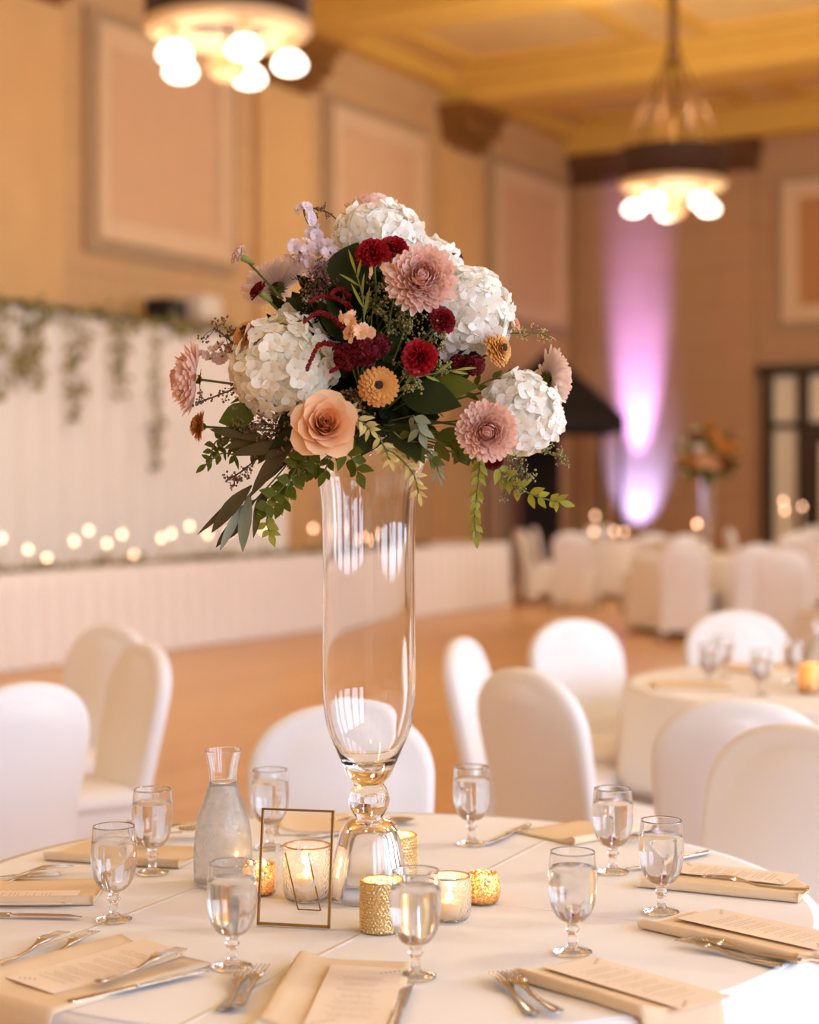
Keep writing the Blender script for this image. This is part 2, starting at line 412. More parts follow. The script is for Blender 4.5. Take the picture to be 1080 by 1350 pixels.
# ------------------------------------------------------------------ cloth materials
def cloth_mat(name, col, creases=(), ori=0.0):
    m, nt, N, L, bs = nodes_of(name)
    bs.inputs['Base Color'].default_value = hexc(col); bs.inputs['Roughness'].default_value = .85
    bs.inputs['Sheen Weight'].default_value = .15; bs.inputs['Specular IOR Level'].default_value = .2
    tc = N.new('ShaderNodeTexCoord'); mp = N.new('ShaderNodeMapping'); mp.inputs['Rotation'].default_value = (0, 0, ori)
    L.new(tc.outputs['Object'], mp.inputs['Vector']); sp = N.new('ShaderNodeSeparateXYZ'); L.new(mp.outputs[0], sp.inputs[0])
    nz = N.new('ShaderNodeTexNoise'); nz.inputs['Scale'].default_value = 9; nz.inputs['Detail'].default_value = 4; L.new(tc.outputs['Object'], nz.inputs['Vector'])
    last = nz.outputs['Fac']; mul = N.new('ShaderNodeMath'); mul.operation = 'MULTIPLY'; mul.inputs[1].default_value = .25; L.new(last, mul.inputs[0]); last = mul.outputs[0]
    wv = N.new('ShaderNodeTexNoise'); wv.inputs['Scale'].default_value = 900; L.new(tc.outputs['Object'], wv.inputs['Vector'])
    m2 = N.new('ShaderNodeMath'); m2.operation = 'MULTIPLY_ADD'; m2.inputs[1].default_value = .03; L.new(wv.outputs['Fac'], m2.inputs[0]); L.new(last, m2.inputs[2]); last = m2.outputs[0]
    for ax, c in creases:
        sb = N.new('ShaderNodeMath'); sb.operation = 'SUBTRACT'; sb.inputs[1].default_value = c; L.new(sp.outputs[ax], sb.inputs[0])
        ab = N.new('ShaderNodeMath'); ab.operation = 'ABSOLUTE'; L.new(sb.outputs[0], ab.inputs[0])
        mr = N.new('ShaderNodeMapRange'); mr.interpolation_type = 'SMOOTHSTEP'
        mr.inputs['From Min'].default_value = 0; mr.inputs['From Max'].default_value = .007; mr.inputs['To Min'].default_value = .9; mr.inputs['To Max'].default_value = 0
        L.new(ab.outputs[0], mr.inputs['Value']); ad = N.new('ShaderNodeMath'); ad.operation = 'ADD'; L.new(mr.outputs[0], ad.inputs[0]); L.new(last, ad.inputs[1]); last = ad.outputs[0]
    bp = N.new('ShaderNodeBump'); bp.inputs['Strength'].default_value = .6; bp.inputs['Distance'].default_value = .004
    L.new(last, bp.inputs['Height']); L.new(bp.outputs[0], bs.inputs['Normal'])
    return m
M_cloth = cloth_mat('white linen', '#f3f0f0', (('X', .10), ('X', -.30), ('Y', .05)), rad(26))
M_cloth2 = cloth_mat('white linen plain', '#f0ebe6')
M_spandex = mat('white stretch fabric', '#efecee', .75, var=.015, scale=6, sheen=.2)
M_foot = mat('black chair foot', '#2a2420', .5)
M_drape = mat('ivory sheer drape', '#faf4ee', .9, var=.02, scale=3, transl=.1)
M_skirt = mat('white table skirt', '#efe8e6', .9, var=.02, scale=3)
M_tabletop = mat('plywood tabletop', '#a98c68', .5)
M_steel = mat('grey steel leg', '#7f7f80', .4, .8)

# ------------------------------------------------------------------ round tables
T = Vector((-.069, 2.905, 0)); TR = .76
def cloth_mesh(R, drop, z=TZ, folds=9, amp=.05, seed=1, square=.0, n=144):
    mb = MB(); rows = []
    for r in (0.001, .1, .25, .4, .55, .68, R-.035, R-.012): rows.append([(r*math.cos(2*PI*j/n), r*math.sin(2*PI*j/n), z) for j in range(n)])
    for k in range(14):
        s = k/13.0
        row = []
        for j in range(n):
            a = 2*PI*j/n
            w = math.cos(folds*a + seed + .5*math.sin(2*a+seed)); 
            dd = drop*(1 + square*abs(math.sin(2*a+seed)))
            if k < 4: rr = R - .012 + .012*math.sin(k/3*PI/2) ; zz = z - .014*(1-math.cos(k/3*PI/2))
            else:
                q = (k-3)/10.0; rr = R + amp*q**.8*(.55+.9*w*.5+.2) ; zz = z - .014 - (dd-.014)*q
            row.append((rr*math.cos(a), rr*math.sin(a), zz))
        rows.append(row)
    mb.grid(rows, close_u=True)
    return mb
def round_table(loc, label, clabel, R=TR, drop=.30, mt=None, group='round banquet tables', cgroup='white round tablecloths', seed=1, legs=True):
    t = thing('round_table', label, 'table', loc, 0, group)
    b = MB(); b.lathe([(R-.025, .718), (R-.012, .72), (R-.012, .744), (R-.025, .746)], 64); b.build('tabletop', M_tabletop, t)
    for k in range(4):
        a = rad(45+90*k); b = MB()
        b.tube([(.5*math.cos(a), .5*math.sin(a), .72), (.56*math.cos(a), .56*math.sin(a), .0)], .014, 8); b.build('leg', M_steel, t)
    o = cloth_mesh(R, drop, seed=seed).build('tablecloth', mt or M_cloth2, loc=loc)
    s_ = o.modifiers.new('thick', 'SOLIDIFY'); s_.thickness = .0012; s_.offset = 1
    tag(o, clabel, 'tablecloth', cgroup)
    return t
round_table(T, 'round banquet table in front carrying the tall flower vase', 'white cloth on the front round table under the tall flower vase', drop=.36, mt=M_cloth, seed=2.2)
T2 = Vector((1.52, 6.02, 0))
round_table(T2, 'round banquet table to the right behind the front table', 'white cloth on the second table at the right edge of the picture', drop=.33, seed=.6)

# ------------------------------------------------------------------ chairs in stretch covers
def chair_proto():
    r = thing('banquet_chair', 'x', 'chair')
    # backrest: arched slab, reclined
    H = .925; b = MB(); rows = []
    outl = []
    for i in range(41):
        q = i/40*2-1; sgn = 1 if q >= 0 else -1; q = abs(q)     # q=1 bottom corner .. 0 top centre
        if q > .58:
            k = (q-.58)/.42; z = .735 - (.735-.10)*k; x = .226 - .016*math.sin(min(k*1.6,1)*PI/2) + .02*max(0,k-.55)
        else:
            a = (q/.58)*PI/2; x = .226*math.sin(a)**.92; z = .745 + (H-.745)*max(0,math.cos(a))**.86
        outl.append((sgn*x, z))
    def lay(off, inset):
        row = []
        for (x, z) in outl:
            sx = x*(1-inset/.226); sz = z - inset*max(0, (z-.55)/(H-.55))
            y = .215 + max(0, z-.45)*.20 + off + (.02*(1-(x/.226)**2) if off < 0 else 0)*0
            row.append((sx, y, sz))
        return row
    rows = [lay(-.030, .05), lay(-.029, .025), lay(-.024, .009), lay(-.012, .001), lay(.012, .001), lay(.024, .009), lay(.030, .028), lay(.032, .05)]
    n = len(rows[0]); b.grid(rows)
    # close both faces with strips between mirrored outline points
    for row in (rows[0], rows[-1]):
        N_ = []
        for i in range(21):
            p, q_ = Vector(row[i]), Vector(row[40-i])
            N_.append([p.lerp(q_, k/8) + Vector((0, (.022 if row is rows[-1] else -.016)*math.sin(PI*k/8)*min(1, (20-i)/6)*min(1, i/6+.1), 0)) for k in range(9)])
        b.grid(N_)
    b.build('backrest_cover', M_spandex, r, weld=True)
    # seat cushion
    b = MB(); rows = []
    def rr(hx, y0, y1, z, rr_=.06, bulge=0):
        pts = []
        for (cx, cy, a0) in ((hx-rr_, y1-rr_, 0), (-hx+rr_, y1-rr_, 90), (-hx+rr_, y0+rr_, 180), (hx-rr_, y0+rr_, 270)):
            for k in range(7):
                a = rad(a0+15*k); pts.append((cx+rr_*math.cos(a), cy+rr_*math.sin(a), z))
        return pts
    rows = [rr(.19, -.19, .2, .405), rr(.222, -.225, .225, .41), rr(.232, -.235, .225, .435), rr(.222, -.225, .225, .462), rr(.17, -.17, .19, .475), rr(.07, -.07, .1, .478)]
    b.grid(rows, close_u=True); b.f.append(tuple(range(len(b.v)-28, len(b.v)))); b.build('seat_cover', M_spandex, r)
    # stretched skirt down to the feet with arched hems
    b = MB(); rows = []
    for q in [0, .15, .35, .55, .75, 1]:
        row = []
        for (sx, sy) in ((1,1),(-1,1),(-1,-1),(1,-1)):
            nx, ny = {(1,1):(-1,1),(-1,1):(-1,-1),(-1,-1):(1,-1),(1,-1):(1,1)}[(sx,sy)]
            for k in range(10):
                e = k/10; x = (sx*(1-e)+nx*e); y = (sy*(1-e)+ny*e)
                pinch = 1 - .10*q*math.sin(PI*e)
                hem = .03 + .13*math.sin(PI*e)
                px = x*(.222+.012*q)*(pinch if abs(sx-nx) < .1 else 1); py = -.0 + y*(.225+.02*q)*(pinch if abs(sy-ny) < .1 else 1)
                if y > 0: py += .02*q
                row.append((px, py, .43 + (hem-.43)*q))
        rows.append(row)
    b.grid(rows, close_u=True); b.build('skirt_cover', M_spandex, r)
    for (x, y) in ((.225,.255),(-.225,.255),(-.225,-.235),(.225,-.235)):
        b = MB(); b.tube([(x*.97, y*.97, 0), (x*.97, y*.97, .10)], .015, 8); b.build('foot', M_foot, r)
    return r
chair = Proto(chair_proto())
def place_chair(u, d, face, label, group):
    """u, d: where the top of the back stands; face: direction the sitter looks (x, y)"""
    f = Vector((face[0], face[1], 0)).normalized()
    ang = math.atan2(f.x, -f.y)              # local front is -Y
    x = (u-540)/F*d
    back = Vector((x, d, 0)); loc = back + f*.30
    return chair(loc, ang, label, group)
GN = 'chairs near the front table'
place_chair(450, 4.12, (.02, -1), 'white-covered chair straight behind the front table, seen through the glass vase', GN)
place_chair(1052, 3.78, (-.8, -.75), 'covered chair with a shaded tan back at the right end of the front table', GN)
place_chair(976, 4.24, (.30, 1), 'covered chair turned its grey shaded back to us behind the right-hand front chair', GN)
place_chair(694, 4.95, (.80, .62), 'covered chair with shaded grey back and bright right edge, leaning left behind the table', 'chairs round the second table')
place_chair(611, 5.95, (.95, -.30), 'white-covered chair seen nearly edge-on, just right of the glass vase', 'chairs round the second table')
place_chair(756, 6.8, (.50, -.86), 'white-covered chair facing us between the edge-on chair and the second table', 'chairs round the second table')
place_chair(970, 7.25, (.05, -1), 'white-covered chair behind the second table, above its glasses', 'chairs round the second table')
place_chair(30, 4.6, (-.72, .70), 'bright white covered chair at the left edge of the picture', 'chairs left of the front table')
place_chair(146, 6.5, (-.62, -.78), 'tan shaded covered chair behind the bright left-edge chair', 'chairs left of the front table')
place_chair(190, 5.75, (-.86, -.52), 'covered chair seen from the side with a thin white lit edge, left of the carafe', 'chairs left of the front table')

# far tables and chairs
far = [(2.85, 22.6), (3.0, 17.3), (5.35, 21.5)]
FL = ['far round table under the purple light', 'far round table carrying the second tall flower vase', 'far round table in front of the dark glazed door']
for (x, y), l in zip(far, FL):
    round_table(Vector((x, y, 0)), l, 'white cloth hanging to the floor on the ' + l.replace('carrying the second tall flower vase', 'with the second flower vase').replace('in front of the dark glazed door', 'by the glazed door'), R=.75, drop=.70, group='far round tables', cgroup='far white tablecloths', seed=x)
GF = 'chairs at the far tables'
for (u, d, fx, fy, l) in [
    (752, 19.9, .35, 1, 'far tan-shaded covered chair below the black canopy, back towards us'),
    (862, 19.4, -.15, 1, 'far bright white covered chair straight below the purple light, back towards us'),
    (686, 21.0, 1, .35, 'far covered chair left of the tan-shaded one, beside the hanging green sprig'),
    (704, 22.3, 1, .1, 'far covered chair half hidden behind the tan-shaded one'),
    (790, 24.0, .05, -1, 'far covered chair behind the table with the candles, facing us'),
    (900, 15.9, .35, 1, 'far covered chair in front of the table with the second flower vase'),
    (1000, 15.85, -.15, 1, 'far covered chair with a bright edge, right of the second flower vase'),
    (905, 18.9, .4, -1, 'far covered chair behind the second flower vase'),
    (1032, 14.4, .25, 1, 'broad tan covered chair far right, its back towards us'),
    (1128, 13.4, -.3, 1, 'covered chair cut off by the right edge of the picture, far behind'),
    (1052, 19.9, .2, 1, 'far covered chair in front of the table near the glazed door'),
    (962, 21.7, 1, .0, 'far covered chair left of the table near the glazed door'),
    (1075, 23.05, -.3, -1, 'far covered chair behind the table near the glazed door')]:
    place_chair(u, d, (fx, fy), l, GF)

# ------------------------------------------------------------------ head table, drape, greenery
s0, s1, ta, tb = 1.74, 2.5, -3.2, 8.8
ht = thing('head_table', 'long head table along the left wall under a white floor-length skirt', 'table', W(s1-.38, 2.8, 0), rad(-30))
b = MB(); b.box(-.37, -5.95, .735, .37, 5.95, .765); b.build('tabletop', M_tabletop, ht, smooth=False)
for y in (-5.7, -2.6, 0, 2.6, 5.7):
    for x in (-.3, .3):
        b = MB(); b.tube([(x, y, 0), (x, y, .735)], .016, 8); b.build('leg', M_steel, ht)
b = MB(); per = []
L_, Wd = 6.0, .395
for k in range(400): per.append((Wd, -L_ + 2*L_*k/400, 1, 0))
for k in range(30): per.append((Wd - 2*Wd*k/30, L_, 0, 1))
for k in range(400): per.append((-Wd, L_ - 2*L_*k/400, -1, 0))
for k in range(30): per.append((-Wd + 2*Wd*k/30, -L_, 0, -1))
rows = []
for (z, a) in ((.772, 0), (.765, .005), (.6, .012), (.3, .022), (.01, .03)):
    rows.append([(x + nx*(a*math.sin(k*.9)+a), y + ny*(a*math.sin(k*.9)+a), z) for k, (x, y, nx, ny) in enumerate(per)])
b.grid(rows, close_u=True); b.f.append(tuple(range(len(per))))
o = b.build('table_skirt', M_skirt, loc=W(s1-.38, 2.8, 0), rotz=rad(-30)); tag(o, 'long white pleated skirt covering the head table on the left', 'table skirt')
# pipe-and-drape backdrop
bd = thing('drape_backdrop', 'tall ivory pleated drape on a black pipe behind the head table', 'drape', W(1.0, 1.2, 0), rad(-30))
b = MB(); rows = []
n_ = 500
for k in range(n_+1):
    y = -5.5 + 10.5*k/n_
    o_ = .05*math.sin(k*.42) + .03*math.sin(k*.17+1)
    rows.append([(o_*.5, y, 3.1), (o_*.8, y, 2.2), (o_, y, 1.1), (o_*1.1, y, .02)])
b.grid(rows); b.build('drape', M_drape, bd)
b = MB(); b.tube([(0, -5.6, 3.13), (0, 5.05, 3.13)], .03, 8); b.build('top_pipe', M_dark, bd)
for y in (-5.55, -.2, 5.03):
    b = MB(); b.tube([(0-.08, y, .0), (0-.08, y, 3.13)], .025, 8); b.lathe([(.22,0),(.22,.012),(.05,.02)], 20, Matrix.Translation((-.08, y, 0))); b.build('upright', M_dark, bd)
# loudspeaker and white projector box above the drape
p = P(219, 412, 18.35); sp_ = thing('loudspeaker', 'black loudspeaker standing above the right end of the drape', 'speaker', (p.x, p.y, 0), rad(-30))
b = MB(); b.box(-.16, -.17, p.z-.13, .16, .17, p.z+.14); b.build('cabinet', M_dark, sp_, smooth=False, bevel=.015)
b = MB(); b.box(.161, -.15, p.z-.11, .17, .15, p.z+.12); b.build('grille', mat('dark speaker grille', '#1f1c1a', .6), sp_, smooth=False)
b = MB(); b.tube([(0, 0, 0), (0, 0, p.z-.13)], .02, 8); b.build('stand_pole', M_dark, sp_)
p = P(264, 405, 18.75); q = thing('wall_box', 'white box beside the black loudspeaker above the drape', 'box', (p.x, p.y, 0), rad(-30))
b = MB(); b.box(-.15, -.18, p.z-.13, .15, .2, p.z+.12); b.build('case', mat('white box', '#e6d8c8', .5), q, smooth=False, bevel=.015)
b = MB(); b.box(-.02, -.02, 0, .02, .02, p.z-.13); b.build('stand_pole', M_white, q, smooth=False)

def leaf_geo(mb, pos, d, up, L, Wd, curl=.5, cup=.15, prof=(.12,.75,1,.8,.06)):
    """one leaf as a small curved grid"""
    d = Vector(d).normalized(); up = Vector(up); s = d.cross(up)
    if s.length < 1e-4: s = d.cross(Vector((1,.1,0)))
    s.normalize(); nrm = s.cross(d).normalized()
    rows = []; n = len(prof)-1; x = 0; z = 0; st = L/n
    for i, w in enumerate(prof):
        a = -curl*(i/n)
        c = Vector(pos) + d*x + nrm*z
        h = Wd/2*w
        rows.append([c - s*h + nrm*cup*h, c, c + s*h + nrm*cup*h])
        x += st*math.cos(a); z += st*math.sin(a)
    mb.grid(rows)
M_green_far = mat('dusty green leaves', '#948a52', .7, var=.3, scale=20)
M_stem = mat('green stem', '#5c6a2c', .6, var=.15)
M_stem_b = mat('brown twig', '#5a4024', .7, var=.2)
def rv(): return Vector((rnd.uniform(-1,1), rnd.uniform(-1,1), rnd.uniform(-1,1)))
def garland(label, pts, n, spread, L, group):
    r = thing('leaf_garland', label, 'garland', pts[0], 0, group)
    loc = [Vector(p)-Vector(pts[0]) for p in pts]; pp = crom(loc, 8)
    b = MB(); b.tube(pp, .006, 5); b.build('stem', M_stem, r)
    b = MB()
    for k in range(n):
        q = rnd.random()**.8; c = pp[int(q*(len(pp)-1))] + rv()*spread*(1-.6*q)
        leaf_geo(b, c, rv()+Vector((0,0,-.6)), rv(), L*rnd.uniform(.7,1.3), L*.5)
    b.build('leaves', M_green_far, r)
gl = 'leaf garlands hanging from the drape'
for (u, v0, v1, n, sp_r, l) in [(4, 412, 520, 40, .09, 'leaf garland hanging at the left edge of the drape'), (34, 414, 492, 55, .18, 'bushy leaf garland high on the drape near the left edge'),
    (99, 416, 552, 60, .13, 'longest bushy leaf garland on the left half of the drape'), (157, 420, 520, 50, .14, 'leaf garland in the middle of the drape'),
    (206, 424, 625, 50, .09, 'long thin leaf garland below the black loudspeaker'), (50, 414, 505, 25, .08, 'narrow leaf garland beside the bushy one near the left edge')]:
    # depth on the drape plane (offset toward the hall)
    k = (u-540)/F; tt = (RX+.8660254*1.12 - k*(RY-.5*1.12)) / (k*.8660254-.5)
    a = W(1.12, tt, 3.12); d = a.y
    zb = CAMZ-(v1-HOR)/F*d
    garland(l, [a, a+Vector((.02,-.02,(zb-3.12)*.5)), Vector((a.x, a.y-.02, zb))], n, sp_r, .11, gl)
# swags along the top pipe
pts = [W(1.08, -4.2+ .5*k, 3.16 - .06*(k % 2)) for k in range(21)]
garland('leaf garland lying along the top edge of the ivory drape', pts, 260, .13, .11, 'leaf garlands on the head table and drape')
pts = [W(2.36, -2.9+.5*k, .80+.01*(k % 2)) for k in range(21)]
garland('low leaf garland running along the top of the long head table', pts, 420, .06, .09, 'leaf garlands on the head table and drape')
# candles among the greenery
M_ivory = mat('ivory candle wax', '#f1e2c4', .5, var=.03, transl=.3)
M_flame = emit('candle flame', (1, .56, .34, 1), LP['flame'])
M_gold = mat('gold metal', '#d8a650', .3, 1.0, scale=20)
ORD = 'first second third fourth fifth sixth seventh eighth ninth tenth eleventh twelfth thirteenth fourteenth fifteenth sixteenth seventeenth eighteenth nineteenth twentieth'.split()
def candle_at(u, v, d, z0, label, group):
    top = P(u, v, d)
    r = thing('candle', label, 'candle', (top.x, top.y, z0), 0, group)
    h = max(.05, top.z - .02 - z0)
    b = MB(); b.lathe([(.045,0),(.045,.012),(.014,.02),(.014,.035)], 16); b.build('holder', M_gold, r)
    b = MB(); b.tube([(0,0,.03),(0,0,h)], .011, 8); b.build('candle_stick', M_ivory, r)
    b = MB(); R_ = .020; b.lathe([(.004,h),(R_*.8,h+.01),(R_,h+.02),(R_*.6,h+.04),(.002,h+.052)], 12); b.build('flame', M_flame, r)
pxs = [(2,710),(37,725),(62,742),(98,714),(117,700),(141,717),(161,705),(177,732),(213,710),(226,704),(250,694),(274,705),(302,702),(348,699),(413,697),(455,712),(478,708),(492,713),(512,704)]
for i, (u, v) in enumerate(pxs):
    sv = 2.3 - .3*((i*7) % 3)/2 
    k = (u-540)/F; tt = (RX+.8660254*sv - k*(RY-.5*sv)) / (k*.8660254-.5)
    a = W(sv, tt, 0)
    zt = CAMZ - (v-HOR)/F*a.y
    candle_at(u, v, a.y, .773, '%s lit candle from the left along the long head table' % ORD[i], 'candles along the head table')
for (u, v, d, l) in [(785,680,22.4,'higher lit candle on the far table under the purple light'),(783,701,22.3,'lower lit candle on the far table under the purple light'),(810,700,22.6,'lit candle right of the two on the far table under the purple light'),
    (823,701,22.8,'faint lit candle rightmost on the far table under the purple light'),(919,691,17.2,'lit candle beside the second tall flower vase'),
    (1033,661,21.3,'highest lit candle on the table near the glazed door'),(1035,673,21.2,'lit candle just below the highest one near the glazed door'),(1058,668,21.4,'lit candle rightmost on the table near the glazed door')]:
    candle_at(u, v, d, TZ+.001, l, 'candles on the far tables')
# ------------------------------------------------------------------ glassware of the front table
M_glass = glass('clear glass', (1,1,1,1), 0.0, 1.5)
M_glass_t = glass('beaded cold glass', (1,1,1,1), .03, 1.45, haze=.05)
M_water = glass('water', (1,1,1,1), .0, 1.33)
M_frost = glass('frosted cold glass', (1,1,1,1), .22, 1.35, haze=.2)
def solid_lathe(prof_out, prof_in, n=40):
    """closed wall: outer profile bottom-up then inner profile top-down"""
    mb = MB(); pr = [(0.0004, prof_out[0][1])] + list(prof_out) + list(prof_in) + [(0.0004, prof_in[-1][1])]
    mb.lathe(pr, n); return mb
def smooth_prof(pts, n=5):
    q = crom([Vector((r, 0, z)) for r, z in pts], n); return [(max(.0004, p.x), p.z) for p in q]
def goblet():
    r = thing('water_goblet', 'x', 'glass')
    b = MB(); b.lathe([(.0005,0)] + smooth_prof([(.028,0),(.0295,.0016),(.028,.0034),(.018,.006),(.010,.009)], 4) + [(.0005,.009)], 32); b.build('foot', M_glass, r)
    b = MB(); b.lathe([(.0005,.0091)] + smooth_prof([(.0095,.0091),(.0074,.014),(.0068,.022),(.0078,.029),(.0108,.0345),(.0082,.0395),(.0095,.0435),(.012,.0462)], 4) + [(.0005,.0462)], 28); b.build('stem', M_glass, r)
    out = smooth_prof([(.012,.0463),(.0225,.053),(.0315,.068),(.0360,.090),(.0368,.112),(.0352,.134),(.0335,.152)], 5)
    inn = smooth_prof([(.0322,.152),(.0338,.134),(.0353,.112),(.0345,.090),(.0299,.070),(.020,.0570),(.006,.052)], 5)
    solid_lathe(out, inn).build('bowl', M_glass_t, r)
    wi = [(rr+.0003, z) for rr, z in reversed(inn) if z < .128]
    b = MB(); b.lathe([(.0004, wi[0][1]-.0002)] + wi + [(wi[-1][0], .128), (.0004, .1275)], 40); b.build('water', M_water, r)
    return r
gob = Proto(goblet())
GG = 'water goblets on the front table'
for (u, v, l) in [(201,1151,'water goblet left of the carafe, behind the leftmost goblet'), (150,1213,'leftmost water goblet, beside the left napkin and its knife'),
    (356,1118,'water goblet seen through the top of the brass frame, right of the carafe neck'), (306,1275,'water goblet in front of the carafe, behind the two close forks'),
    (548,1288,'front water goblet hiding part of the gold cylinder candle holder'), (755,1256,'water goblet at the inner end of the front right menu card'),
    (872,1203,'water goblet at the right beside the shaded chair, above the rolled napkin'), (808,1150,'water goblet at the back right, left of the one by the rolled napkin'),
    (622,1113,'water goblet at the back edge of the table, right of the vase')]:
    gob(PZ(u, v, TZ+.0015), rnd.uniform(0, 6), l, GG)
for (u, d, l) in [(935, 5.95, 'left one of the two goblets close together on the second table'), (954, 6.25, 'right one of the two goblets close together on the second table'), (1003, 5.72, 'goblet standing alone in the middle of the second table'), (1046, 6.1, 'goblet left of the bright gold candle on the second table')]:
    gob(Vector(((u-540)/F*d, d, TZ+.0015)), 0, l, 'water goblets on the second table')
def carafe(loc, label):
    r = thing('water_carafe', label, 'carafe', loc)
    out = smooth_prof([(.044,0),(.0495,.004),(.051,.02),(.0505,.07),(.046,.11),(.035,.145),(.0255,.172),(.0235,.185),(.0255,.205),(.031,.232),(.0325,.236)], 5)
    inn = smooth_prof([(.0305,.236),(.0290,.232),(.0232,.205),(.0212,.185),(.0232,.172),(.0325,.145),(.0435,.11),(.048,.07),(.0485,.02),(.046,.008),(.02,.006)], 5)
    zc = .178
    lo = [p for p in out if p[1] <= zc]; li = [p for p in inn if p[1] <= zc]
    hi = [p for p in out if p[1] > zc]; hn = [p for p in inn if p[1] > zc]
    solid_lathe(lo, li, 48).build('body', M_frost, r)
    b = MB(); b.lathe(hi + hn + [hi[0]], 48, caps=False); b.build('neck', M_glass, r)
    wi = [(rr+.0003, z) for rr, z in reversed(inn) if z < .176]
    b = MB(); b.lathe([(.0004, wi[0][1])] + wi + [(.0004, .175)], 40); b.build('water', M_water, r)
    return r
carafe(PZ(294, 1166, TZ+.0015), 'glass water carafe misted with cold, left of the brass frame')
b_c = Vector(((1083-540)/F*5.9, 5.9, TZ+.0015))
carafe(b_c, 'glass water carafe at the right edge on the second table')

# tall footed vase
vz = TZ + .0015
def vprof(l): return [(h*.00129, (1180-v)*.00129) for h, v in l]
va = thing('footed_vase', 'tall clear glass footed vase holding the flowers in the middle of the front table', 'vase', (T.x, T.y, vz))
b = MB(); o_ = smooth_prof(vprof([(56,1180),(56.5,1177),(54,1165),(50,1145),(45,1120),(39,1096),(31,1083),(19,1077),(18,1075)]), 4)
i_ = smooth_prof(vprof([(10,1088),(26,1090),(35,1100),(41,1122),(46,1146),(50,1166),(52,1178),(52,1180)]), 4)
b.lathe([(.0004, o_[-1][1])] + list(reversed(o_)) + list(reversed(i_)) + [(.0004, i_[0][1])], 56); b.build('bell_foot', M_glass, va)
b = MB(); b.lathe([(.0004,(1180-1074.8)*.00129)] + smooth_prof(vprof([(18,1074.8),(23,1067),(27.5,1053),(24,1039),(19,1031)]), 5) + [(.0004,(1180-1031)*.00129)], 48); b.build('stem_knob', M_glass, va)
o_ = smooth_prof(vprof([(19,1030.8),(27,1022),(34,1008),(44,985),(55,958),(60.5,920),(61.5,880),(61,800),(61,720),(62,670),(66,635),(75,608),(92,588)]), 5)
i_ = smooth_prof(vprof([(89,587),(72,607),(63,635),(59,670),(58,720),(58,800),(58.5,880),(57.5,920),(51,958),(40,983),(29,1000),(12,1010)]), 5)
solid_lathe(o_, i_, 64).build('bowl', M_glass, va)

# ------------------------------------------------------------------ candle holders
def beads_gold(name, col, rough, sc_, strg, cyl=False):
    m, nt, N, L, bs = nodes_of(name)
    bs.inputs['Base Color'].default_value = hexc(col); bs.inputs['Metallic'].default_value = 1; bs.inputs['Roughness'].default_value = rough
    tc = N.new('ShaderNodeTexCoord'); vo = N.new('ShaderNodeTexVoronoi'); vo.inputs['Scale'].default_value = sc_; L.new(tc.outputs['Object'], vo.inputs['Vector'])
    bp = N.new('ShaderNodeBump'); bp.inputs['Strength'].default_value = strg; bp.inputs['Distance'].default_value = .002; bp.invert = True
    L.new(vo.outputs['Distance'], bp.inputs['Height']); L.new(bp.outputs[0], bs.inputs['Normal'])
    return m, nt, N, L, bs, vo
M_bead = beads_gold('beaded gold', '#e9cb94', .3, 260, .9)[0]
def mercury(name, col, thr, tint):
    m, nt, N, L, bs, vo = beads_gold(name, col, .22, 190, .8)
    tr = N.new('ShaderNodeBsdfTranslucent'); tr.inputs['Color'].default_value = hexc(tint)
    tp = N.new('ShaderNodeBsdfTransparent'); tp.inputs['Color'].default_value = hexc(tint)
    a = N.new('ShaderNodeMixShader'); a.inputs['Fac'].default_value = .45; L.new(tr.outputs[0], a.inputs[1]); L.new(tp.outputs[0], a.inputs[2])
    nz = N.new('ShaderNodeTexNoise'); nz.inputs['Scale'].default_value = 260; L.new([n_ for n_ in N if n_.type == 'TEX_COORD'][0].outputs['Object'], nz.inputs['Vector'])
    mr = N.new('ShaderNodeMapRange'); mr.inputs['From Min'].default_value = thr-.08; mr.inputs['From Max'].default_value = thr+.08; L.new(nz.outputs['Fac'], mr.inputs['Value'])
    ms = N.new('ShaderNodeMixShader'); L.new(mr.outputs[0], ms.inputs['Fac']); L.new(bs.outputs[0], ms.inputs[1]); L.new(a.outputs[0], ms.inputs[2])
    L.new(ms.outputs[0], N['Material Output'].inputs['Surface']); return m
M_merc = mercury('gold mercury glass', '#efc590', .50, '#ffe4c0')
def crackle():
    m = glass('crackled glass', (1,.99,.97,1), .05, 1.45, haze=.10)
    nt = m.node_tree; N = nt.nodes; L = nt.links; bs = N['Principled BSDF']
    tc = N.new('ShaderNodeTexCoord'); vo = N.new('ShaderNodeTexVoronoi'); vo.inputs['Scale'].default_value = 150; vo.feature = 'DISTANCE_TO_EDGE'
    L.new(tc.outputs['Object'], vo.inputs['Vector']); bp = N.new('ShaderNodeBump'); bp.inputs['Strength'].default_value = .8; bp.inputs['Distance'].default_value = .0015
    L.new(vo.outputs['Distance'], bp.inputs['Height']); L.new(bp.outputs[0], bs.inputs['Normal']); return m
M_crack = crackle()
M_rim = mat('rose gold rim', '#d99a68', .3, 1.0)
M_flame2 = emit('small candle flame', (1, .66, .32, 1), LP['flame2'])
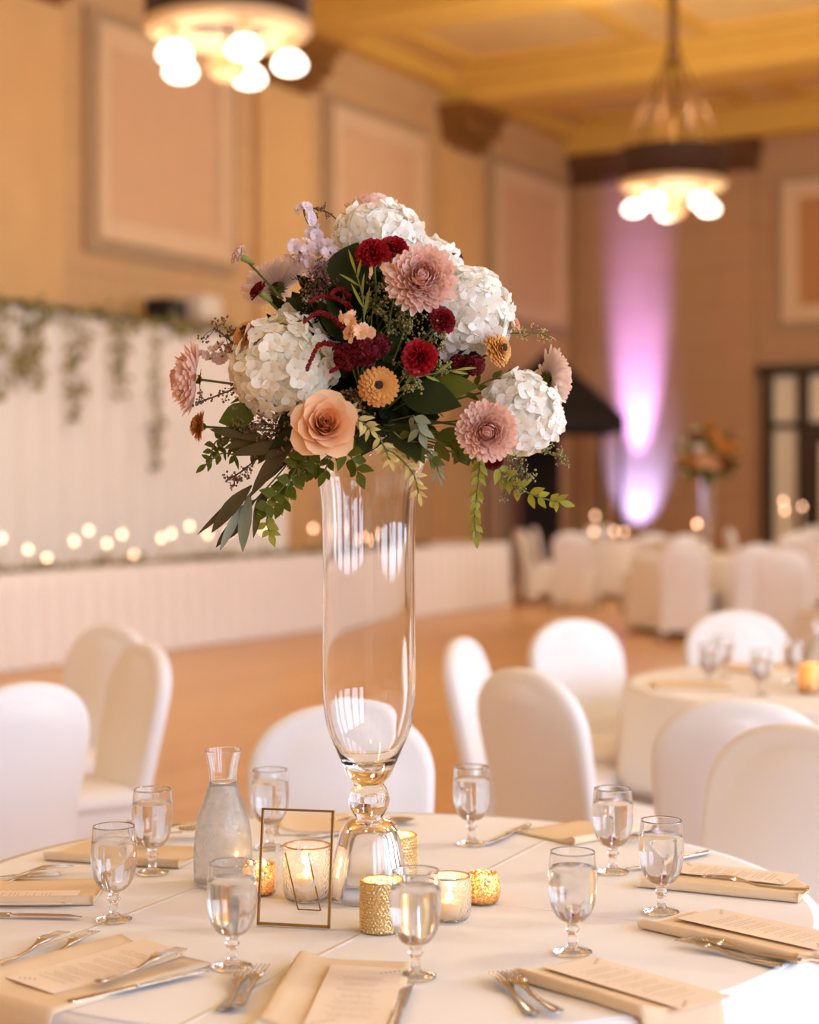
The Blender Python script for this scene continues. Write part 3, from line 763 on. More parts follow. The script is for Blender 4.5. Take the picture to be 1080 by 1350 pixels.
def votive(u, v, R, H, body, label, shape='cup', name='votive_holder', z=None, wax=None):
    p = PZ(u, v, TZ+.0015)
    r = thing(name, label, 'candle holder', p, 0, 'candle holders round the vase')
    if shape == 'cup': o_ = [(R*.62,0),(R*.82,.002),(R*.97,H*.25),(R,H*.5),(R*.93,H*.8),(R*.86,H)]
    elif shape == 'cyl': o_ = [(R*.95,0),(R,.002),(R,H*.3),(R,H*.7),(R,H-.001),(R*.99,H)]
    else: o_ = [(R*.72,0),(R*.86,.003),(R*.97,H*.2),(R,H*.5),(R*.98,H*.85),(R*.96,H)]
    o_ = smooth_prof(o_, 4); th = .0022
    i_ = [(max(.0006, rr-th), z) for rr, z in reversed(o_) if z > .004] + [(R*.5, .004)]
    solid_lathe(o_, i_, 40).build('holder', body, r)
    if shape == 'cyl':   # rows of raised beads
        b = MB(); nr = int(H/.0052)
        for k in range(nr):
            z = .003 + (H-.006)*k/(nr-1)
            for j in range(36):
                a = 2*PI*(j+.5*(k % 2))/36; b.ball((R*math.cos(a), R*math.sin(a), z), .0021, 5, 4)
        b.build('bead_pattern', M_bead, r)
    if shape != 'cup':
        b = MB(); rr = o_[-1][0]; b.lathe([(rr-.003,H-.0005),(rr+.0008,H-.0005),(rr+.0008,H+.0012),(rr-.003,H+.0012),(rr-.003,H-.0005)], 40, caps=False); b.build('rim', M_gold if shape == 'cyl' else M_rim, r)
    h = H*.42 if wax is None else wax
    b = MB(); rw = min(R*.62, .021); b.lathe([(.0005,.0045),(rw,.0045),(rw,h),(rw*.9,h+.001),(.0005,h-.001)], 24); c = b.build('candle', M_ivory, r)
    b = MB(); b.lathe([(.001,h),(.0045,h+.004),(.0048,h+.008),(.0025,h+.015),(.0004,h+.021)], 12); b.build('flame', M_flame2, c)
    light('candle light', 'POINT', Vector(p) + Vector((0, 0, h+.03)), LP['votive'], (1, .6, .25), .008)
votive(345, 1178, .028, .052, M_merc, 'small round gold mercury-glass candle holder left of the brass frame')
votive(405, 1186, .041, .092, M_crack, 'clear crackled glass candle holder seen through the brass frame', 'tumbler')
votive(525, 1156, .034, .075, M_bead, 'gold beaded cylinder candle holder behind the foot of the vase', 'cyl', wax=.045)
votive(502, 1226, .032, .078, M_bead, 'gold beaded cylinder candle holder in front of the vase', 'cyl', wax=.045)
votive(593, 1212, .035, .070, M_crack, 'clear crackled glass candle holder right of the front gold cylinder', 'tumbler')
votive(637, 1190, .029, .050, M_merc, 'small round gold mercury-glass candle holder on the right of the group')
# second table's candle
p = Vector(((1068-540)/F*5.75, 5.75, TZ+.0015)); r = thing('votive_holder', 'bright gold candle holder on the second table at the right edge', 'candle holder', p)
o_ = smooth_prof([(.03,0),(.037,.003),(.04,.03),(.04,.09),(.038,.1)], 4); i_ = [(rr-.0022, z) for rr, z in reversed(o_) if z > .004] + [(.02,.004)]
solid_lathe(o_, i_, 32).build('holder', M_merc, r)
b = MB(); b.lathe([(.0005,.005),(.024,.005),(.024,.04),(.0005,.04)], 20); c = b.build('candle', M_ivory, r)
b = MB(); b.lathe([(.001,.04),(.005,.046),(.005,.05),(.0005,.064)], 10); b.build('flame', M_flame2, c)
light('candle light', 'POINT', p + Vector((0,0,.075)), LP['votive']*.5, (1, .6, .25), .008)

# ------------------------------------------------------------------ brass and glass number frame
A_, B_ = PZ(339, 1219, TZ+.002), PZ(435, 1224, TZ+.002)
ex = (B_-A_); wdt = ex.length; ang = math.atan2(ex.y, ex.x)
fr = thing('table_number_frame', 'thin brass frame with clear glass and a white table number, left of the vase', 'frame', A_, ang)
tilt = rad(9); Mt = Matrix.Rotation(-tilt, 4, 'X'); Hf = .183
M_brass = mat('aged brass', '#a9803f', .35, 1.0, scale=60)
b = MB(); w_ = .0035
for (x0,z0,x1,z1) in ((0,0,wdt,w_+.001),(0,Hf-w_,wdt,Hf),(0,0,w_,Hf),(wdt-w_,0,wdt,Hf)): b.box(x0, -.003, z0, x1, .003, z1, Mt)
b.build('brass_edge', M_brass, fr, smooth=False)
b = MB(); b.box(.0036, -.001, .0048, wdt-.0036, .001, Hf-.0036, Mt); b.build('pane', glass('frame glass', (1,1,1,1), 0, 1.2), fr, smooth=False)
m, nt, N, L, bs = nodes_of('translucent white vinyl'); bs.inputs['Base Color'].default_value = (.9,.88,.86,1); bs.inputs['Roughness'].default_value = .6; bs.inputs['Alpha'].default_value = .42
def strip(pts, w, y):
    """flat lettering stroke standing just off the pane"""
    mb = MB(); rows = []; pts = [Vector((p[0], 0, p[1])) for p in pts]
    for i, p in enumerate(pts):
        t = (pts[min(i+1, len(pts)-1)] - pts[max(i-1, 0)]).normalized(); nn = Vector((-t.z, 0, t.x))*(w/2)
        rows.append([Mt @ (p + nn + Vector((0, y, 0))), Mt @ (p - nn + Vector((0, y, 0)))])
    mb.grid(rows); return mb
cx = wdt*.5
strip([(cx-.030,.055),(cx-.030,.128)], .007, -.0014).build('numeral', m, fr, smooth=False)
five = [(cx+.034,.128),(cx+.004,.128)] + [(cx+.002,.120),(cx-.001,.098)] + crom([(0,0,0),(.016,0,.005),(.030,0,-.006),(.034,0,-.022),(.026,0,-.038),(.010,0,-.044),(-.006,0,-.036)], 4)[0:0]
five = [(cx+.036,.128),(cx+.006,.128),(cx+.003,.100)] + [(cx+.003+q.x, .100+q.z) for q in crom([(.004,0,.001),(.016,0,.004),(.029,0,-.005),(.033,0,-.020),(.026,0,-.036),(.012,0,-.043),(-.003,0,-.036)], 4)]
strip(five, .007, -.0014).build('numeral', m, fr, smooth=False)
b = MB(); y2 = .10
for s in (.34, .66):
    b.tube([Mt @ Vector((wdt*s, .004, Hf*.62)), (wdt*(.5+(s-.5)*1.0), y2, .002)], .0013, 6)
b.tube([(wdt*.34, y2, .002), (wdt*.66, y2, .002)], .0013, 6)
b.build('easel_stand', M_brass, fr)

# ------------------------------------------------------------------ place settings
M_napkin = mat('tan linen napkin', '#ead0ae', .9, var=.04, scale=40, bump=.3, bscale=700)
M_card = mat('cream card', '#f5e3cf', .8, var=.02, scale=10)
M_ink = mat('grey brown ink', '#b49a80', .9)
M_silver = mat('polished steel', '#cfc6ba', .18, 1.0, var=.04)
def over_edge(w):
    q = Vector((w.x-T.x, w.y-T.y, 0)); r = q.length; e = r - (TR-.004)
    if e <= 0: return w
    r2 = TR-.004 + .018*(1-math.exp(-e/.018)); q = q*(r2/r)
    return Vector((T.x+q.x, T.y+q.y, w.z - max(0, e-.012)))
def frame_at(c, ang): return Matrix.Translation(c) @ Matrix.Rotation(ang, 4, 'Z')
def napkin(c, deg, L, Wd, label, roll=1, wave=.004):
    """folded napkin; +X points outward, the rolled fold lies on the side roll*Y"""
    M = frame_at(c, rad(deg)); M0 = frame_at(c, rad(deg)); Mi = M0.inverted()
    sec = []; R = .0072
    for k in range(9):
        a = PI/2 + PI*k/8; sec.append((Wd/2 - .0 + (-R*math.cos(a))*1.0, R + R*math.sin(a)))
    top = [(Wd/2 - Wd*k/12, .0042 + (2*R-.0042)*math.exp(-(k*.55)**1.4)) for k in range(1, 13)]
    bot = [(-Wd/2 + Wd*k/8, .0) for k in range(0, 8)]
    # order: bottom edge .. fold .. top edge
    loop = bot + list(reversed(sec)) + top
    b = MB(); rows = []
    nx = 28
    for i in range(nx+1):
        x = -L/2 + L*i/nx; row = []
        for j, (y, z) in enumerate(loop):
            yy = roll*y; zz = z
            if j >= len(bot): zz += wave*(.5+.5*noise.noise(Vector((x*14, y*10, c[0]*9))))*(z/.015)
            yy += .004*noise.noise(Vector((x*9, z*60, c[1]*7)))
            w = M @ Vector((x, yy, zz + .0016)); w = over_edge(w); row.append(Mi @ w)
        rows.append(row)
    b.grid(rows, close_u=True); m_ = len(loop)
    b.f.append(tuple(range(m_))); b.f.append(tuple(reversed(range(nx*m_, (nx+1)*m_))))
    o = b.build('napkin', M_napkin); o.location = c; o.rotation_euler = (0, 0, rad(deg))
    return tag(o, label, 'napkin', 'folded tan napkins on the front table')
def card(c, deg, L, Wd, label, z=.009, bend=.0, text=True):
    r = thing('menu_card', label, 'menu card', Vector(c)+Vector((0,0,z)), rad(deg), 'menu cards on the front table'); r.rotation_euler = (rad(-2.0), rad(.3), rad(deg))
    b = MB(); rows = []
    def zz(x): return bend*(x/(L/2))**2
    for i in range(13):
        x = -L/2 + L*i/12; rows.append([(x, -Wd/2, zz(x)), (x, Wd/2, zz(x)), (x, Wd/2, zz(x)+.0006), (x, -Wd/2, zz(x)+.0006)])
    b.grid(rows, close_u=True); b.f.append((0,1,2,3)); b.f.append((48,49,50,51)); b.build('card', M_card, r, smooth=False)
    if text:
        b = MB(); k = 0; x = -L*.30
        while x < L*.36:
            if k % 4 != 3:
                half = Wd*rnd.uniform(.18, .36); y = -half
                while y < half:
                    w = rnd.uniform(.004, .012); y2_ = min(half, y+w)
                    h = zz(x)+.00075
                    b.add([(x, y, h), (x+.0011, y, h), (x+.0011, y2_, h), (x, y2_, h)], [(0,1,2,3)]); y = y2_ + .0016
            x += .0068; k += 1
        for sx, sy in ((-1, 1), (1, -1)):     # leafy corner ornament
            for q in range(5):
                h = zz(L*.44)+.00075; px, py = sx*(L*.46-.004*q), sy*(Wd*.42-.006*q)
                b.add([(px, py, h), (px+.004, py+.002, h), (px+.006, py+.006, h), (px+.001, py+.004, h)], [(0,1,2,3)])
        b.build('lettering', M_ink, r, smooth=False)
    return r
def fork_proto():
    r = thing('fork', 'x', 'fork'); L = .19
    def zc(x): return .002 + .0085*math.sin(max(0, min(1, (x-.085)/.105))*PI)**1.3 + (.004 if x > .17 else 0)*0 + .003*max(0, 1-x/.05)
    b = MB(); rows = []
    for i in range(19):
        x = .128*i/18; w = .0105*(1-.62*min(1, x/.07)) if x < .09 else .004 + .0085*max(0, (x-.105)/.023)**1.2
        if x < .006: w *= .55 + .45*x/.006
        th = .0019
        rows.append([(x, -w, zc(x)-th*.5), (x, -w*.6, zc(x)+th), (x, 0, zc(x)+th*1.25), (x, w*.6, zc(x)+th), (x, w, zc(x)-th*.5), (x, 0, zc(x)-th)])
    b.grid(rows, close_u=True); b.f.append(tuple(range(6))); b.f.append(tuple(reversed(range(18*6, 19*6)))); b.build('handle', M_silver, r)
    b = MB()
    for k in range(4):
        y = -.0093 + .0062*k; pts = []
        for i in range(7):
            x = .127 + .058*i/6; z = zc(x) + .006*(i/6)**2
            pts.append((x, y*(1 if i else .9), z))
        b.tube(pts, lambda t: .0020*(1-.55*t), 6)
    b.build('tines', M_silver, r)
    return r
def knife_proto():
    r = thing('knife', 'x', 'knife')
    b = MB(); rows = []
    for i in range(15):
        x = .105*i/14; w = .0085 - .0028*min(1, x/.09); 
        if x < .005: w *= .6
        rows.append([(x, w*math.cos(2*PI*j/8), .0042+.0036*math.sin(2*PI*j/8)) for j in range(8)])
    b.grid(rows, close_u=True); b.f.append(tuple(range(8))); b.f.append(tuple(reversed(range(14*8, 15*8)))); b.build('handle', M_silver, r)
    b = MB(); rows = []
    for i in range(17):
        x = .104 + .12*i/16; q = i/16; w0 = -.0065 ; w1 = .0105*(1 - .0*q) if q < .75 else .0105 - .017*((q-.75)/.25)**1.6
        if q < .08: w0 *= .7; w1 *= .7
        rows.append([(x, w0, .0044), (x, (w0+w1)/2, .0054), (x, w1, .0044), (x, (w0+w1)/2, .0034)])
    b.grid(rows, close_u=True); b.f.append((0,1,2,3)); b.f.append(tuple(range(64, 68))); b.build('blade', M_silver, r)
    return r
def spoon_proto():
    r = thing('spoon', 'x', 'spoon')
    b = MB(); rows = []
    for i in range(17):
        x = .13*i/16; w = .010*(1-.66*min(1, x/.075)); z = .002 + .007*math.sin(PI*min(1, x/.13)*.9)
        if x < .006: w *= .6
        rows.append([(x, -w, z), (x, 0, z+.0022), (x, w, z), (x, 0, z-.0012)])
    b.grid(rows, close_u=True); b.f.append((0,1,2,3)); b.build('handle', M_silver, r)
    b = MB(); rows = []
    for i in range(11):
        q = i/10; x = .127 + .058*q; w = .0195*math.sin(PI*(.06+.9*q))**.7
        rows.append([(x, w*k/4, .0085 - .0075*math.sin(PI*q)*(1-(k/4)**2) + .001) for k in range(-4, 5)])
    b.grid(rows); o = b.build('bowl', M_silver, r); s_ = o.modifiers.new('t', 'SOLIDIFY'); s_.thickness = .001
    return r
fork = Proto(fork_proto()); knife = Proto(knife_proto()); spoon = Proto(spoon_proto())
def cut(proto, tip, tail, label, group, L, dz=0.0):
    """lay a piece with its handle end towards tail"""
    t0, t1 = PZ(*tail, TZ+.002), PZ(*tip, TZ+.002); d = (t1-t0).normalized()
    base = t1 - d*L
    return proto(base + Vector((0,0,dz)), math.atan2(d.y, d.x), label, group)
FK, KN, SP = 'forks on the front table', 'knives on the front table', 'spoons on the front table'
# front right setting
def ctr(*uv):
    ps = [PZ(u, v, TZ) for u, v in uv]; s = Vector((0,0,0))
    for p in ps: s += p
    return s/len(ps)
napkin(Vector((.302, 2.352, TZ)), -49, .30, .14, 'tan napkin with a thick rolled edge at the front right, under a menu card', roll=-1)
card(Vector((.315, 2.378, TZ)), -49, .255, .105, 'menu card lying slanted on the front right napkin, next to the front fork pair', z=.0085)
cut(fork, (652, 1288), (715, 1350), 'left fork of the pair beside the front right napkin', FK, .187)
cut(fork, (664, 1291), (752, 1352), 'right fork of the pair beside the front right napkin', FK, .187, .004)
# right setting
napkin(Vector((.515, 2.64, TZ)), -45, .29, .135, 'tan napkin with a long rolled edge at the right, below its menu card', roll=-1)
card(Vector((.556, 2.665, TZ)), -45, .26, .112, 'menu card with clear lines of print on the right rolled napkin', z=.0085)
cut(fork, (893, 1245), (1040, 1279), 'front fork tucked along the right rolled napkin', FK, .187)
cut(fork, (905, 1246), (1048, 1272), 'back fork tucked along the right rolled napkin', FK, .187, .004)
# far right setting
napkin(Vector((.555, 2.985, TZ)), -24, .28, .15, 'tan napkin by the shaded chair at the right, flat under a menu card', roll=-1)
card(Vector((.575, 3.05, TZ)), -27, .22, .105, 'menu card by the shaded chair at the right end of the table', z=.0085)
cut(fork, (925, 1172), (1064, 1188), 'fork along the flat napkin by the shaded chair', FK, .187, .0145)
cut(knife, (840, 1146), (905, 1132), 'knife behind the right-hand goblets by the shaded chair', KN, .2)
# back right setting
napkin(Vector((.345, 3.44, TZ)), 40, .20, .15, 'tan napkin folded at the back right of the table, left of the back right goblet', roll=-1)
cut(knife, (638, 1116), (722, 1079), 'knife at the back of the table left of the folded napkin', KN, .22)
cut(fork, (826, 1116), (850, 1100), 'fork half hidden behind the back right goblet', FK, .187)
# behind the vase
napkin(Vector((-.19, 3.52, TZ)), 95, .20, .15, 'tan napkin at the back of the table seen through the brass frame', roll=1)
cut(spoon, (548, 1086), (512, 1085), 'spoon at the back of the table right of the vase stem', SP, .185, .0)
cut(knife, (395, 1106), (450, 1100), 'dark knife at the back seen through the top of the brass frame', KN, .22)
# back left setting
napkin(Vector((-.53, 3.23, TZ)), 165, .27, .16, 'tan napkin at the back left behind the goblets', roll=1)
cut(spoon, (264, 1102), (225, 1112), 'spoon on the back left napkin beside the carafe', SP, .185, .012)
cut(fork, (262, 1109), (222, 1103), 'fork on the back left napkin beside the carafe', FK, .187, .014)
# left setting
napkin(Vector((-.655, 2.925, TZ)), 182, .25, .17, 'tan napkin at the left edge of the table under a menu card', roll=1)
card(Vector((-.675, 2.865, TZ)), 180, .23, .085, 'menu card at the left edge of the table', z=.0085)
cut(fork, (96, 1148), (0, 1160), 'fork lying level at the left edge of the table, upper one', FK, .187, .002)
cut(fork, (82, 1158), (-12, 1166), 'fork lying level at the left edge of the table, lower one', FK, .187)
cut(knife, (106, 1211), (0, 1209), 'knife lying level at the left edge of the table below the napkin', KN, .22)
# front left setting
napkin(Vector((-.475, 2.40, TZ)), 232, .36, .19, 'tan napkin at the front left hanging over the table edge', roll=-1)
card(Vector((-.445, 2.455, TZ)), 231, .255, .105, 'menu card on the front left napkin', z=.0085, bend=.002)
cut(fork, (86, 1238), (-6, 1278), 'upper fork of the crossed pair at the front left', FK, .187, .004)
cut(fork, (125, 1234), (10, 1290), 'lower fork of the crossed pair at the front left, nearer the napkin', FK, .187)
cut(fork, (241, 1266), (75, 1328), 'fork lying on the edge of the front left napkin beside the knife', FK, .187, .010)
cut(knife, (272, 1283), (106, 1322), 'knife at the front left below the napkin', KN, .225)
# front centre setting
napkin(Vector((-.092, 2.335, TZ)), -96, .32, .165, 'tan napkin at the front centre with a soft rolled edge', roll=-1)
card(Vector((-.072, 2.315, TZ)), -95, .27, .105, 'menu card on the front centre napkin below the gold cylinder', z=.0085)
cut(fork, (325, 1282), (285, 1350), 'left fork of the two close forks at the front centre', FK, .187)
cut(fork, (348, 1282), (300, 1352), 'right fork of the two close forks at the front centre', FK, .187, .004)
cut(knife, (540, 1301), (520, 1352), 'knife at the front centre below the front goblet', KN, .225)
# second table setting
for (x, y, a, l) in ((.98, 5.95, 180, 'tan napkin on the left side of the second table'), (1.28, 6.5, 120, 'tan napkin on the far side of the second table'), (1.5, 6.55, 80, 'tan napkin behind the lone goblet on the second table')):
    b = MB(); b.box(-.13, -.08, 0, .13, .08, .012); o = b.build('napkin', M_napkin, smooth=False, bevel=.004); o.location = (x, y, TZ+.0015); o.rotation_euler = (0, 0, rad(a))
    tag(o, l, 'napkin', 'folded napkins on the second table')
# ------------------------------------------------------------------ flowers of the tall arrangement
def petal_mat(name, col, transl=.25, var=.06, rough=.6, scale=60):
    return mat(name, col, rough, var=var, scale=scale, transl=transl, spec=.25)
PM = dict(
    white=petal_mat('white petals', '#fdf9f1', .3, var=.02), cream=petal_mat('cream petals', '#efe6cf'), ivory=petal_mat('ivory petals', '#fff8e8', .3, var=.02),
    pink=petal_mat('dusty pink petals', '#f9d6c6', var=.04), pink2=petal_mat('deeper pink petals', '#f2bfae', var=.05),
    blush=petal_mat('pale blush petals', '#f6ddcf'), blush2=petal_mat('pale blush inner petals', '#f0cdb8'),
    peach=petal_mat('peach petals', '#f9cb9e'), peach2=petal_mat('deep peach petals', '#f3b27e'),
    orange=petal_mat('orange petals', '#df9a50', var=.12), orange2=petal_mat('bright orange petals', '#e8ae62', var=.1),
    red=petal_mat('red petals', '#a3121b', .15, .12), crimson=petal_mat('crimson petals', '#820d17', .12, .15), burg=petal_mat('burgundy petals', '#6e0c18', .1, .2),
    lav=petal_mat('lavender petals', '#ecd9dc'), lav2=petal_mat('pink lavender petals', '#ecd2cc'), plum=petal_mat('dusty plum buds', '#7d5258', .1, .25))
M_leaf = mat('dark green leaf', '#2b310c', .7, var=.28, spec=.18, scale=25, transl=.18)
M_leaf2 = mat('mid green leaf', '#5a5f18', .65, spec=.22, var=.22, scale=25, transl=.25)
M_leaf3 = mat('bright green leaf', '#a09c3c', .6, spec=.25, var=.18, scale=25, transl=.3)
M_leaf4 = mat('yellow green leaf', '#dcc67e', .5, var=.15, scale=25, transl=.3)
M_euc = mat('grey green eucalyptus leaf', '#8a8f74', .5, var=.15, scale=25, transl=.15)
M_euc2 = mat('dark eucalyptus leaf', '#55492a', .6, spec=.25, var=.2, scale=25, transl=.15)
M_seed = mat('olive seed', '#8b7f4b', .6, var=.25, scale=80)
M_seedb = mat('brown seed', '#7a5a38', .6, var=.3, scale=80)
M_core = mat('dark brown flower centre', '#3a2115', .8, var=.3, scale=200)
M_calyx = mat('pale green calyx', '#93984e', .5, var=.15)
HUB = Vector((T.x, T.y, 1.555))
STEMR = .0022
def basis(f):
    return Vector(f).normalized().to_track_quat('Z', 'Y').to_matrix().to_4x4()
RND_P = (.18,.55,.9,1,.72,.22); PTD = (.2,.62,1,.86,.42,.04); HPT = (.16,.6,.95,1,.72,.06); HRD = (.2,.65,.98,1.04,.86,.34); STRAP = (.45,.7,.92,1,.9,.3)
def petal(mb, M, r0, az, el, L, Wd, curl=.5, cup=.2, prof=RND_P, z0=0.0, ruffle=0.0, twist=0.0):
    A = M @ Matrix.Rotation(az, 4, 'Z') @ Matrix.Translation((r0, 0, z0)) @ Matrix.Rotation(-el, 4, 'Y') @ Matrix.Rotation(twist, 4, 'X')
    n = len(prof)-1; x = 0; z = 0; st = L/n; rows = []
    nw = 4 if ruffle else 2
    for i, w in enumerate(prof):
        a = curl*(i/n); h = Wd/2*w; row = []
        for k in range(nw+1):
            q = 2*k/nw-1
            rz = ruffle*(i/n)**2*(1 if k % 2 else -1)*rnd.uniform(.5,1.2) if ruffle else 0
            row.append((x - (.12*L*abs(q)*(i/n) if ruffle == 0 else 0)*0, h*q, z + cup*h*q*q + rz))
        rows.append(row); x += st*math.cos(a); z += st*math.sin(a)
    mb.grid(rows, A)
def flower(name, label, cat, u, v, d, face, group, stem=True, stemcol=None, back=.05):
    c = P(u, v, d); r = thing(name, label, cat, c, 0, group)
    M = basis(face)
    if stem:
        f = Vector(face).normalized(); p0 = -f*.004; p2 = HUB - c
        p2 = p2 + Vector((rnd.uniform(-.03,.03), rnd.uniform(-.03,.03), rnd.uniform(-.01,.03)))
        b = MB(); b.tube(bez(p0, -f*back + p2*.25, p2, 8), STEMR, 6); b.build('stem', stemcol or M_stem, r)
    return r, M
GH = 'white hydrangeas of the tall arrangement'
def hydrangea(u, v, d, R, face, label, oblate=.8, pointed=True, n=None, lim=-.35, colr='white'):
    r, M = flower('hydrangea', label, 'hydrangea', u, v, d, face, GH)
    b = MB(); cb = MB(); n = n or int(19000*R*R)+18
    for i in range(n):
        zz = 1 - (1-lim)*(i+.5)/n; ph = i*2.399963
        rr = math.sqrt(max(0, 1-zz*zz)); dirv = Vector((rr*math.cos(ph), rr*math.sin(ph), zz))
        pos = Vector((dirv.x*R, dirv.y*R, dirv.z*R*oblate))*rnd.uniform(.80, 1.03)
        nd = (dirv + rv()*.42).normalized(); Ml = M @ Matrix.Translation(pos) @ basis(nd)
        a0 = rnd.uniform(0, PI); L = rnd.uniform(.0150, .0190)
        for k in range(4):
            petal(b, Ml, .0010, a0+k*PI/2+rnd.uniform(-.1,.1), rnd.uniform(.15,.75), L*rnd.uniform(.9,1.1), L*rnd.uniform(.95,1.2), rnd.uniform(-.9,.15), rnd.uniform(-.15,.25), HPT if pointed else HRD)
        q = Ml @ Vector((0,0,.0015)); cb.ball(q, .0016, 5, 4)
    k0 = len(b.v); b.ball((0,0,0), R*.80, 20, 12, oblate)
    for j in range(k0, len(b.v)): b.v[j] = M @ b.v[j]
    b.build('petals', PM[colr], r); cb.build('floret_centre', PM['cream'], r)
    b = MB()
    for k in range(14): b.tube(bez(Vector((0,0,0))-M.to_3x3()@Vector((0,0,R*.9)), M.to_3x3()@Vector((0,0,-.2*R)), M.to_3x3()@Vector((.6*R*math.cos(k*2.4), .6*R*math.sin(k*2.4), .3*R)), 4), .0012, 4)
    b.build('stalk', M_calyx, r)
    return r
hydrangea(502, 313, 2.88, .075, (.08,-.45,.88), 'white hydrangea at the very top of the arrangement', .66)
hydrangea(376, 484, 2.80, .086, (-.35,-.85,.25), 'largest white hydrangea, on the left above the peach rose', .9, False, colr='ivory')
hydrangea(400, 428, 2.86, .05, (-.4,-.5,.75), 'white hydrangea tucked behind the largest one on the left, under the red tassels', .8, False)
hydrangea(619, 410, 2.84, .073, (.55,-.65,.45), 'white hydrangea on the upper right beside the big pink chrysanthemum', .85)
hydrangea(688, 546, 2.81, .066, (.45,-.88,.05), 'white hydrangea low on the right behind the pink chrysanthemum', .95)
hydrangea(573, 345, 2.93, .042, (.5,-.2,.8), 'small white hydrangea peeping out behind the big pink chrysanthemum', .8)
GC = 'pink chrysanthemums of the tall arrangement'
def chrys(u, v, d, R, face, label, c_out, c_in, dome=1.0, rings=12, splay=0.0):
    r, M = flower('chrysanthemum', label, 'chrysanthemum', u, v, d, face, GC)
    bo, bi = MB(), MB()
    for k in range(rings):
        q = k/(rings-1); n = int(27 - 15*q); L = R*(.80 - .34*q)
        el = rad(-2 + 70*q**1.15*dome) - splay
        for i in range(n):
            az = 2*PI*(i + .5*(k % 2))/n + rnd.uniform(-.06,.06)
            petal(bo if q < .6 else bi, M, R*.26*(1-q)+R*.02, az, el + rnd.uniform(-.16,.16), L*rnd.uniform(.88,1.06), R*.235, rnd.uniform(.45,.95) + .7*q, .55, STRAP, z0=R*(.02+.26*q**1.3))
    for i in range(22):
        q = math.sqrt(i/22); petal(bi, M, R*.15*q, i*2.4, rad(88-28*q)+rnd.uniform(-.2,.2), R*.44, R*.2, rnd.uniform(.3,1.1), .5, STRAP, z0=R*.20)
    bo.build('outer_petals', c_out, r); bi.build('inner_petals', c_in, r)
    b = MB()
    for i in range(12): petal(b, M, .001, 2*PI*i/12, rad(-20), R*.34, R*.12, .5, .2, PTD, z0=-R*.06)
    b.ball(M @ Vector((0,0,-R*.03)), R*.13, 8, 6); b.build('calyx', M_leaf2, r)
    return r
chrys(556, 370, 2.72, .058, (.0,-.95,.2), 'big dusty pink chrysanthemum facing us below the crimson carnations at the top', PM['pink'], PM['pink2'])
chrys(642, 568, 2.70, .050, (.0,-.96,-.12), 'dusty pink chrysanthemum facing us low on the right in front of the white hydrangea', PM['pink'], PM['pink2'])
chrys(259, 500, 2.84, .060, (-.97,-.16,.06), 'dusty pink chrysanthemum seen from the side at the far left', PM['pink'], PM['pink2'], 1.1)
chrys(722, 500, 2.86, .054, (.90,.30,.06), 'pale pink chrysanthemum turned away at the far right, its green calyx showing', PM['blush'], PM['blush2'], .85)
chrys(364, 380, 2.97, .062, (-.45,.35,.80), 'pale blush chrysanthemum behind the lavender flowers on the left', PM['blush'], PM['blush2'], .9)
chrys(492, 283, 2.97, .052, (-.05,-.05,.98), 'pale pink chrysanthemum peeping over the top hydrangea', PM['pink'], PM['blush2'], .9)
# rose
def rose(u, v, d, R, face, label):
    r, M = flower('rose', label, 'rose', u, v, d, face, None)
    bo, bi = MB(), MB(); n = 34
    for i in range(n):
        q = i/(n-1); az = i*2.399963; rr = R*(.04 + .50*q)
        el = rad(90 - 44*q**1.8); L = R*(.98 + .12*q)
        petal(bo if q > .5 else bi, M, rr*.8, az, el, L, R*(.42+.92*q), -.10 - 1.15*q*q, .6 - .3*q, (.45,.8,1,1,.9,.55), z0=R*(.12 - .2*q), ruffle=R*.02*q)
    bo.build('outer_petals', PM['peach'], r); bi.build('inner_petals', PM['peach2'], r)
    b = MB()
    for i in range(5): petal(b, M, .003, 2*PI*i/5, rad(-25), R*.7, R*.25, -.4, .1, PTD, z0=-R*.12)
    b.build('calyx', M_leaf2, r)
rose(428, 564, 2.69, .043, (.12,-.95,.22), 'peach rose facing us at the lower left of the arrangement')
# zinnias
GZ = 'orange zinnias of the tall arrangement'
def zinnia(u, v, d, R, face, label):
    r, M = flower('zinnia', label, 'zinnia', u, v, d, face, GZ)
    bo, bi = MB(), MB()
    for k in range(8):
        q = k/7; n = int(24-12*q); L = R*(1-.66*q)
        for i in range(n):
            petal(bo if k < 3 else bi, M, R*.1, 2*PI*(i+.5*(k%2))/n+rnd.uniform(-.08,.08), rad(14+36*q)+rnd.uniform(-.1,.1), L*.95, R*.34*(1-.3*q), -.5+.4*q, -.2, HRD, z0=R*.085*k*.7)
    bo.build('outer_petals', PM['orange'], r); bi.build('inner_petals', PM['orange2'], r)
    b = MB()
    for i in range(40):
        a = i*2.4; q = math.sqrt(i/40)*R*.20; b.ball(M @ Vector((q*math.cos(a), q*math.sin(a), R*.52+rnd.uniform(0,.002))), .0016, 5, 4)
    b.build('flower_centre', M_core, r)
    b = MB(); b.ball(M @ Vector((0,0,-R*.12)), R*.24, 8, 6); b.build('calyx', M_leaf2, r)
zinnia(499, 510, 2.69, .032, (.05,-.97,.12), 'orange zinnia facing us in the middle below the burgundy blooms')
zinnia(327, 441, 2.79, .027, (-.5,-.6,.6), 'orange zinnia half hidden at the left behind the largest hydrangea')
zinnia(655, 461, 2.80, .030, (.75,-.6,.2), 'orange zinnia on the right edge under the upper right hydrangea')
zinnia(265, 562, 2.84, .026, (-.93,-.3,.15), 'small orange zinnia seen from the side at the lower left')
